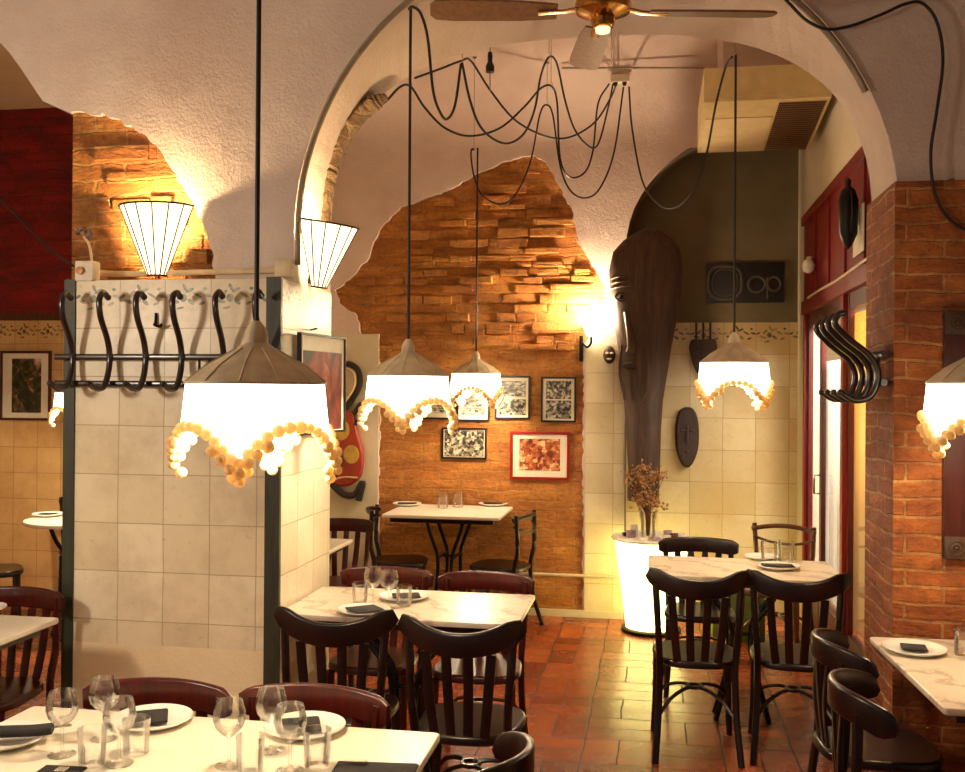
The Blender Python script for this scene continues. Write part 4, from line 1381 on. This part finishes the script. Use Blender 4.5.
# ------------------------------------------------------------------ niche: sign, masks, carving
a, b = P(706, 303, Y=YN - 0.02), P(784, 262, Y=YN - 0.02)
t = thing('wall_sign', 'black board with dim grey lettering on the dark niche wall', 'sign', ((a.x + b.x) / 2, YN - 0.003, (a.z + b.z) / 2))
sw, sh_ = b.x - a.x, b.z - a.z
MB().rbox((0, -0.012, 0), (sw, 0.024, sh_), 0.003).build('board', M['black_board'], t)


def ring(cx, cz, rx, rz_, r, m, nm='letter', sq=2.0):
    pts = []
    for i in range(40):
        a_ = 2 * pi * i / 40
        e = 2 / sq
        pts.append((cx + rx * math.copysign(abs(cos(a_)) ** e, cos(a_)), -0.0255, cz + rz_ * math.copysign(abs(sin(a_)) ** e, sin(a_))))
    b_ = MB().tube(pts, r, 6, closed=True, up=(0, 1, 0))
    return b_


k = sw / 78.0      # metres per photo pixel on the board
big = ring(-20 * k, 0, 17 * k, 17 * k, 0.012, None, sq=2.8)
for i in range(40):
    pass
big.build('letter', M['grey_letter'], t)
ring(-20 * k, 0, 13 * k, 14 * k, 0.005, None, sq=2.4).build('letter_inline', M['grey_letter'], t)
ring(12 * k, -2 * k, 8.5 * k, 8 * k, 0.010, None).build('letter', M['grey_letter'], t)
pl = ring(29 * k, -2 * k, 6.5 * k, 7 * k, 0.010, None)
pl.tube([(22.5 * k, -0.0255, 5 * k), (22.5 * k, -0.0255, -17 * k)], 0.009, 6)
pl.build('letter', M['grey_letter'], t)

Yn = YN - 0.02
# shield-shaped mask with three prongs
c = P(703, 356, Y=Yn)
t = thing('hanging_mask', 'dark shield-shaped mask with three upright prongs behind the door table lamp', 'mask', (c.x, Yn + 0.002, c.z), 0, 'masks on the walls')
s_ = 1 / 136.0
sh2 = [(-13, 14), (-11, 17), (11, 17), (13, 14), (14, 8), (11, -6), (7, -16), (3, -22), (-3, -22), (-7, -16), (-11, -6), (-14, 8)]
MB().prism([(x * s_, z * s_) for x, z in sh2], 0.0, 0.035, 0.010, at=lambda x, y, z: Vector((x, -z, y))).build('mask_face', M['carving_dark'], t)
for x in (-7, 0, 7):
    MB().tube([(x * s_, -0.015, 14 * s_), (x * s_, -0.015, 34 * s_)], 0.008, 6).build('prong', M['carving_dark'], t)
e = MB()
for x in (-5, 5):
    e.ball((x * s_, -0.036, 6 * s_), 0.018, 10, 6, (1.2, 0.4, 0.5))
e.build('eyes', M['carving'], t)
MB().ball((0, -0.036, -2 * s_), 0.018, 10, 6, (0.6, 0.8, 2.4)).build('nose', M['carving_dark'], t)
# long mask
c = P(687, 437, Y=Yn)
t = thing('hanging_mask', 'long dark oval mask on the niche tiles beside the tall carving', 'mask', (c.x, Yn + 0.002, c.z), 0, 'masks on the walls')
ol = []
for i in range(40):
    a_ = 2 * pi * i / 40
    x = 12 * math.copysign(abs(cos(a_)) ** 0.75, cos(a_)); z = 31 * math.copysign(abs(sin(a_)) ** 0.8, sin(a_))
    if z < 0:
        x *= 1 - 0.35 * (abs(z) / 31) ** 2
    ol.append((x * s_, z * s_))
MB().prism(ol, 0.0, 0.055, 0.022, at=lambda x, y, z: Vector((x, -z, y))).build('mask_face', M['carving_dark'], t)
e = MB()
for x in (-4.5, 4.5):
    e.ball((x * s_, -0.055, 7 * s_), 0.022, 10, 6, (1.1, 0.4, 0.45))
e.build('eyes', M['carving'], t)
MB().sweep([(0, -0.05, 12 * s_), (0, -0.066, 0), (0, -0.060, -6 * s_)], rrect(0.02, 0.02, 0.006)).build('nose', M['carving_dark'], t)
MB().ball((0, -0.053, -15 * s_), 0.022, 10, 6, (1.1, 0.5, 0.5)).build('mouth', M['carving'], t)
# small mask on the white pier
c = P(609.5, 355, Y=YW - 0.05)
t = thing('hanging_mask', 'small dark mask with pale markings below the bright wall lamp', 'mask', (c.x, YW - 0.05, c.z), 0, 'masks on the walls')
MB().ball((0, -0.02, 0), 0.052, 16, 10, (0.85, 0.75, 1.25)).build('mask_face', M['carving_dark'], t)
e = MB()
for x in (-0.017, 0.017):
    e.ball((x, -0.056, 0.012), 0.011, 8, 6, (1.3, 0.5, 0.7))
e.ball((0, -0.058, -0.030), 0.014, 8, 6, (1.4, 0.5, 0.5))
e.build('markings', M['mount'], t)
# tall carving at the corner of the niche
c0 = P(645, 300, Y=7.23)
t = thing('mounted_carving', 'tall carved wooden figure with a long face at the corner of the dark niche', 'carving', (c0.x, 7.23, 0))
prof = [(500, 627, 659), (470, 628, 660), (430, 626, 661), (400, 624, 663), (370, 621, 668), (345, 618, 672), (320, 613, 677), (295, 609.5, 681), (270, 609, 683), (252, 613, 681), (241, 623, 674), (233, 636, 664), (229, 645, 655)]
cv = MB(); N = 28
for py, xa, xb in prof:
    a, b = P(xa, py, Y=7.23), P(xb, py, Y=7.23)
    cx, hw = (a.x + b.x) / 2 - c0.x, (b.x - a.x) / 2
    dp = min(0.13, 0.085 + hw * 0.18) * min(1, hw / 0.1)
    for i in range(N):
        a_ = 2 * pi * i / N
        cv.v.append(Vector((cx + hw * cos(a_), dp * sin(a_) * (1 + 0.04 * sin(a_ * 9)), a.z)))
for r in range(len(prof) - 1):
    for i in range(N):
        j = (i + 1) % N
        cv.face((r * N + i, r * N + j, (r + 1) * N + j, (r + 1) * N + i))
cv.face([i for i in reversed(range(N))]); cv.face([(len(prof) - 1) * N + i for i in range(N)])
cv.build('trunk', M['carving'], t)


def on(px, py, d=0.0):
    p_ = P(px, py, Y=7.125 - d)
    return Vector((p_.x - c0.x, p_.y - 7.23, p_.z))


f = MB()
tubes(f, [on(626, 312), on(629, 330, .02), on(631, 345, .035), on(630, 352, .03)], 0.024, scale=(0.7, 1.4)); f.build('nose', M['carving'], t)
f = MB()
for px in (621, 640):
    f.tube([on(px, 297) + Vector((0.040 * cos(2 * pi * i / 14), 0, 0.028 * sin(2 * pi * i / 14))) for i in range(14)], 0.009, 6, closed=True, up=(0, 1, 0))
    f.ball(on(px, 297), 0.017, 8, 6)
f.build('eyes', M['carving_dark'], t)
f = MB(); f.ball(on(630, 366, 0.0), 0.045, 14, 8, (1.2, 0.6, 0.6)); f.build('mouth', M['carving_dark'], t)
f = MB()
for py in (276, 281, 286):
    f.tube(catmull([on(611, py + 3, -0.06), on(618, py + 1, -0.01), on(630, py, 0.01), on(645, py + 1, 0.01), on(656, py + 2, 0.0)], 5), 0.007, 6)
f.build('headband', M['carving'], t)
f = MB(); tubes(f, [on(645, 345), on(648, 365, .01), on(647, 392, .01), on(641, 405, .0)], 0.012); tubes(f, [on(622, 345), on(620, 372, .0), on(625, 400, .0)], 0.010); f.build('braid', M['carving'], t)

# painted carving on the white wall left of the brick
c = P(350, 440, Y=YW - 0.06)
t = thing('hanging_carving', 'red and yellow painted wooden carving on the white wall past the pier', 'carving', (c.x, YW - 0.046, c.z))
u_ = 1 / 131.0
bod = [(-17, 16), (-12, 27), (2, 29), (6, 20), (9, 8), (14, -8), (15, -24), (11, -38), (-2, -46), (-16, -44), (-24, -30), (-24, -8)]
bo = [(p_.x, p_.y) for p_ in catmull([(x * u_, z * u_, 0) for x, z in bod + [bod[0]]], 5)[:-1]]
MB().prism(bo, 0.0, 0.05, 0.018, at=lambda x, y, z: Vector((x, -z, y))).build('body', M['lacquer_red'], t)
for x, z, r in ((-8, 10, 9), (3, -14, 8), (-14, -26, 6)):
    MB().prism([(r * u_ * cos(2 * pi * i / 24) + x * u_, 1.15 * r * u_ * sin(2 * pi * i / 24) + z * u_) for i in range(24)], 0.05, 0.056, 0.002, at=lambda x, y, z: Vector((x, -z, y))).build('spot', M['lacquer_yellow'], t)
tubes(MB(), [(-10 * u_, -0.03, 26 * u_), (2 * u_, -0.03, 40 * u_), (10 * u_, -0.03, 55 * u_), (8 * u_, -0.03, 70 * u_), (-4 * u_, -0.03, 76 * u_), (-16 * u_, -0.03, 70 * u_)], 0.024, 8).build('neck', M['lacquer_black'], t)
tubes(MB(), [(-12 * u_, -0.055, 30 * u_), (0 * u_, -0.055, 44 * u_), (6 * u_, -0.055, 56 * u_), (4 * u_, -0.055, 67 * u_), (-5 * u_, -0.055, 72 * u_)], 0.008, 8).build('stripe', M['lacquer_cream'], t)
tubes(MB(), [(4 * u_, -0.03, 26 * u_), (12 * u_, -0.035, 36 * u_), (10 * u_, -0.035, 22 * u_), (4 * u_, -0.03, 14 * u_)], 0.020, 8).build('limb', M['lacquer_black'], t)
tubes(MB(), [(-22 * u_, -0.05, -26 * u_), (-12 * u_, -0.06, -14 * u_), (-6 * u_, -0.06, -22 * u_), (-16 * u_, -0.05, -40 * u_)], 0.014, 8).build('limb', M['lacquer_black'], t)
tubes(MB(), [(-18 * u_, -0.03, -44 * u_), (-6 * u_, -0.03, -54 * u_), (6 * u_, -0.03, -54 * u_), (14 * u_, -0.03, -42 * u_), (10 * u_, -0.03, -60 * u_)], 0.026, 8).build('foot', M['lacquer_black'], t)
tubes(MB(), [(-22 * u_, -0.056, -42 * u_), (-6 * u_, -0.058, -37 * u_), (10 * u_, -0.056, -37 * u_)], 0.007, 6).build('stripe', M['lacquer_cream'], t)

# ------------------------------------------------------------------ wall lamp by the brick
c = P(591, 326, Y=YW - 0.12)
t = thing('wall_lamp', 'dazzling wall lamp on an iron bracket at the edge of the brick wall', 'lamp', c)
MB().lathe([(0.03, -0.075), (0.075, 0.05), (0.071, 0.05), (0.026, -0.07)], seg=24, closed_profile=True).build('lamp_shade', emit('dazzling_glass_shade', (1.0, 0.86, 0.60, 1), 14.0), t)
MB().ball((0, 0, 0.0), 0.024, 12, 8).build('bulb', M['bulb'], t)
br = MB(); tubes(br, [(0, 0, -0.075), (0, 0.02, -0.12), (-0.03, 0.06, -0.15), (-0.07, 0.078, -0.12)], 0.009)
br.rbox((-0.075, 0.082, -0.16), (0.03, 0.02, 0.19), 0.004)
br.build('bracket', M['iron'], t)
lamp('wall_lamp_light', (c.x, c.y - 0.02, c.z + 0.09), 48, (1.0, 0.76, 0.46), 0.04)

# ------------------------------------------------------------------ glowing pedestal with its clutter
pc = Vector((0.0, 6.98, 0.0))
pc = P(651, 630, Z=0.0); pc = Vector((pc.x, 7.04, 0.0))
t = thing('glowing_pedestal', 'tall tapering pedestal glowing yellow-white from inside, between aisle and niche', 'lamp', pc)
MB().lathe([(0, 0.0), (0.205, 0.0), (0.205, 0.022), (0.19, 0.03), (0, 0.03)], seg=40).build('base', M['iron'], t)
MB().lathe([(0.175, 0.03), (0.185, 0.12), (0.208, 0.30), (0.232, 0.48), (0.255, 0.64)], seg=48).build('shell', M['pedestal'], t)
MB().lathe([(0, 0.635), (0.272, 0.635), (0.280, 0.645), (0.272, 0.655), (0, 0.655)], seg=48).build('table_top', M['marble'], t)
lz = 0.656
rnd = random.Random(12)
# vase
vc = Vector((pc.x + 0.02, pc.y - 0.05, lz))
vc = Vector((P(648, 528, Y=pc.y - 0.13).x, pc.y - 0.13, lz))
t = thing('vase', 'small glass vase on the glowing pedestal', 'vase', vc)
MB().lathe([(0, 0.004), (0.045, 0.004), (0.046, 0.0), (0.052, 0.004), (0.048, 0.10), (0.062, 0.175), (0.070, 0.19), (0.066, 0.19), (0.058, 0.172), (0.044, 0.10), (0.046, 0.010), (0, 0.010)], seg=28).build('vase_body', M['glass'], t)
fb_ = thing('dried_bouquet', 'bunch of dried flowers in the vase on the glowing pedestal', 'flowers', vc)
st, hd = MB(), MB()
for k in range(46):
    a = rnd.uniform(0, 2 * pi); R = rnd.uniform(0.02, 0.17); zz = rnd.uniform(0.25, 0.50) - R * 0.25
    dx, dy = R * cos(a) * 0.85 - 0.02, R * sin(a) * 0.4
    q = [(0.01 * cos(a), 0.01 * sin(a), 0.02), (0.016 * cos(a), 0.016 * sin(a), 0.15), (dx * 0.38, dy * 0.38, max(0.21, zz * 0.6)), (dx, dy, zz)]
    tubes(st, q, 0.0022, 4, seg=5)
    for j in range(12):
        hd.ball((dx + rnd.gauss(0, 0.024), dy + rnd.gauss(0, 0.016), zz + rnd.gauss(0, 0.024)), rnd.uniform(0.004, 0.011), 6, 5)
hd.ball((0.055, -0.05, 0.235), 0.016, 8, 6)
st.build('stems', M['stem'], fb_)
o = hd.build('blossoms', M['dry_flower'], fb_)
# cards and small boxes lying on the pedestal
cnt = 0
cl = ['mauve card leaning at the left of the pedestal top', 'small white matchbox at the front of the pedestal top', 'mauve matchbox before the vase', 'white card to the right of the vase', 'brown matchbox at the right of the pedestal top', 'small mauve box behind the white card',
      'white folded card standing at the left of the vase', 'pale matchbox at the right rim of the pedestal', 'dark matchbox near the left rim of the pedestal']
spots = [(-.14, -.10, .06, .03, .05), (-.05, -.19, .05, .035, .018), (.03, -.20, .05, .04, .02), (.10, -.15, .055, .035, .03), (.15, -.08, .05, .03, .035), (.11, .02, .05, .04, .04), (-.12, .0, .05, .02, .075), (.20, .0, .04, .03, .03), (-.18, -.03, .035, .03, .025)]
cm = [M['mauve'], M['paper'], M['mauve'], M['paper'], M['chair_brown'], M['mauve'], M['paper'], M['paper'], M['black_wood']]
for (x, y, a, b, h), lab, m in zip(spots, cl, cm):
    tag(MB().rbox((0, 0, h / 2), (a, b, h), 0.0015).build('matchbox', m, loc=(pc.x + x, pc.y + y, lz), rz=rnd.uniform(-.6, .6)), lab, 'box', 'cards and boxes on the pedestal')
# dark green crate on the floor beyond the door table
c = P(742, 606, Y=6.35)
t = thing('crate', 'green box standing on the floor beyond the door table', 'box', (c.x + 0.02, 6.98, 0))
MB().rbox((0, 0, 0.19), (0.34, 0.30, 0.38), 0.01).build('body', M['green_seat'], t)
MB().rbox((0, 0, 0.395), (0.36, 0.32, 0.03), 0.006).build('lid', M['green_seat'], t)
# pipe low on the back wall
a, b = P(505, 569, Y=YW - 0.06), P(618, 577, Y=YW - 0.06)
tag(MB().tube([(a.x, a.y, b.z), (b.x, b.y, b.z)], 0.011, 8).build('wall_mount_pipe', M['cream_pvc']), 'pale horizontal pipe low on the brick wall behind the aisle chair', 'pipe')
w = MB(); w.box((XM, YW - 0.055, 0.0), (NX0, YW - 0.034, 0.05)); w.build('baseboard_back', M['plaster_white'], kind='structure')

# ------------------------------------------------------------------ air conditioner
def zc_pt(px, py, zc):
    d = CR @ Vector(((px - 482.5) / FPX, -(py - 386.0) / FPX, -1.0))
    return CO + d * zc


t = thing('air_conditioner', 'cream air conditioner hung under the ceiling above the red door', 'air conditioner', (0, 0, 0))
xa, xb = 0.27, 0.985
ya, yb = 5.98, 6.85
zt, zf, zb2 = P(760, 66, Y=ya).z, P(760, 100, Y=ya).z, P(760, 151, Y=yb).z
b = MB()
pv = [(xa, ya, zf), (xb, ya, zf), (xb, ya, zt), (xa, ya, zt), (xa, yb, zb2), (xb, yb, zb2), (xb, yb, zt), (xa, yb, zt)]
b.v = [Vector(p) for p in pv]; b.sm = False
for q in ((0, 1, 2, 3), (5, 4, 7, 6), (1, 5, 6, 2), (4, 0, 3, 7), (3, 2, 6, 7), (4, 5, 1, 0)):
    b.face(q)
b.build('housing', M['ac'], t)
sl = Vector((0, yb - ya, zb2 - zf)); sl_n = sl.normalized(); nrm = Vector((0, sl.z, -sl.y)).normalized()
if nrm.z > 0:
    nrm = -nrm


def under(x, u, d=0.0):
    return Vector((x, ya, zf)) + sl * u + nrm * d


b = MB(); b.sm = False
q = [under(xa + 0.02, 0.30, 0.006), under(xb - 0.30, 0.30, 0.006), under(xb - 0.30, 0.97, 0.006), under(xa + 0.02, 0.97, 0.006)]
b.v = q + [p_ - nrm * 0.006 for p_ in q]
for f_ in ((0, 1, 2, 3), (0, 4, 5, 1), (1, 5, 6, 2), (2, 6, 7, 3), (3, 7, 4, 0)):
    b.face(f_)
b.build('panel', M['ac_lit'], t)
b = MB(); b.sm = False
for k in range(26):
    x = xb - 0.28 + 0.255 * k / 25
    b.sweep([under(x, 0.06, 0.005), under(x, 0.97, 0.005)], rrect(0.004, 0.008, 0.001, 1))
for k in range(24):
    u = 0.06 + 0.91 * k / 23
    b.sweep([under(xb - 0.285, u, 0.006), under(xb - 0.02, u, 0.006)], rrect(0.006, 0.004, 0.001, 1))
b.build('grille', M['chair_brown'], t)
b = MB(); b.box((xa + 0.03, ya - 0.012, zf + 0.02), (xb - 0.03, ya, zf + 0.026)); b.build('seam', M['ac_lit'], t)
for x in (xa + 0.1, xb - 0.1):
    MB().box((x - 0.015, ya + 0.1, zt + 0.001), (x + 0.015, ya + 0.14, vault(ya + 0.12) - 0.002)).build('ceiling_mount', M['plaster_pink'], t)

# ------------------------------------------------------------------ ceiling fan
fc = P(603, 12, Y=3.72)
t = thing('ceiling_fan', 'brass ceiling fan with wooden blades under the top of the middle arch', 'fan', fc)
ztop = AS + AR * 0.98 - fc.z
MB().lathe([(0, 0.075), (0.06, 0.075), (0.10, 0.05), (0.105, 0.02), (0.10, 0.0), (0.05, -0.02), (0, -0.02)], seg=32).build('motor', M['brass'], t)
MB().lathe([(0, -0.02), (0.042, -0.02), (0.045, -0.03), (0.040, -0.055), (0.030, -0.06), (0, -0.06)], seg=24).build('switch_housing', M['brass'], t)
MB().lathe([(0, -0.06), (0.028, -0.06), (0.026, -0.075), (0, -0.080)], seg=20).build('lamp_cover', emit('dim_fan_lamp', (1.0, 0.75, 0.4, 1), 1.0), t)
MB().tube([(0, 0, 0.07), (0, 0, 4.0 - fc.z)], 0.013, 10).build('rod', M['brass'], t)
MB().tube([(0.03, 0, -0.05), (0.032, 0, -0.20)], 0.0015, 5).build('pull_chain', M['brass'], t)
for k in range(4):
    a = YAW + k * pi / 2 + radians(1)
    m = Matrix.Rotation(a, 3, 'Z')
    bl = MB()
    ol = [(0.17, -0.045), (0.30, -0.060), (0.55, -0.066), (0.62, -0.058), (0.64, -0.03), (0.64, 0.03), (0.62, 0.058), (0.55, 0.066), (0.30, 0.060), (0.17, 0.045)]
    tl = Matrix.Rotation(radians(12), 3, 'X')
    bl.prism(ol, -0.004, 0.004, 0.0, at=lambda x, y, z: m @ (tl @ Vector((x, y, z)) + Vector((0, 0, 0.0))))
    b_ = bl.build('blade', M['blade'], t)
    MB().sweep([m @ Vector((0.09, 0, 0.012)), m @ Vector((0.14, 0, 0.0)), m @ Vector((0.24, 0, -0.008))], rrect(0.035, 0.006, 0.002)).build('blade_arm', M['brass'], b_)

# ------------------------------------------------------------------ red wall beside the door: lantern and bulb
c = P(853, 210, X=XR - 0.06)
t = thing('hanging_lantern', 'dark iron ornament on pale paper high on the red door beam', 'ornament', (XR - 0.028, c.y, c.z))
MB().box((0.0, -0.10, -0.22), (0.004, 0.17, 0.02)).build('backing_paper', M['mount'], t)
d = MB()
d.lathe([(0, -0.20), (0.02, -0.18), (0.045, -0.12), (0.05, 0.05), (0.035, 0.10), (0.012, 0.12), (0.014, 0.15), (0, 0.165)], (-0.055, 0, 0), 14)
d.build('ornament_body', M['iron'], t)
d = MB()
for s in (-1, 1):
    tubes(d, [(-0.05, s * 0.045, -0.12), (-0.05, s * 0.085, -0.04), (-0.05, s * 0.08, 0.05), (-0.05, s * 0.04, 0.09)], 0.007, 6)
d.build('scroll', M['iron'], t)
c = P(810, 266, X=XR - 0.05)
t = thing('hanging_bulb', 'small pale round bulb on the red beam over the far door', 'bulb', (XR - 0.014, c.y, c.z))
MB().ball((-0.045, 0, 0), 0.042, 14, 10, (1, 0.9, 1.15)).build('globe', M['paper'], t)
MB().lathe([(0, 0.03), (0.02, 0.03), (0.02, 0.05), (0, 0.05)], (-0.04, 0, 0.01), 12).build('holder', M['cream_pvc'], t)

# timber band on the red wall of the left room
a, b = P(-20, 288, Y=YW - 0.03), P(60, 318, Y=YW - 0.03)
w = MB(); w.box((XL, YW - 0.02, 2.20), (XM, YW + 0.001, 2.26)); w.build('trim_5', M['chair_brown'], kind='structure')

# ------------------------------------------------------------------ light
wd = bpy.data.worlds.new('world'); scene.world = wd
wd.use_nodes = True
bg = wd.node_tree.nodes['Background']
bg.inputs[0].default_value = (1.0, 0.80, 0.76, 1)
bg.inputs[1].default_value = 0.075
# unseen fill lights, added to brighten the left plaster and pier
for x, y, z, e in ((-3.2, 1.7, 2.05, 66), (-2.8, -0.9, 2.1, 24)):
    lamp('fill_lamp', (x, y, z), e, (1.0, 0.83, 0.64), 0.15)

vs = scene.view_settings
scene.display_settings.display_device = 'sRGB'
vs.view_transform = 'Standard'
vs.look = 'None'
vs.exposure = 0.6
vs.gamma = 1.0
vs.use_curve_mapping = False
cy = scene.cycles
cy.use_denoising = True
cy.max_bounces = 8
cy.transparent_max_bounces = 16
cy.caustics_reflective = False
cy.caustics_refractive = False
cy.sample_clamp_indirect = 6.0
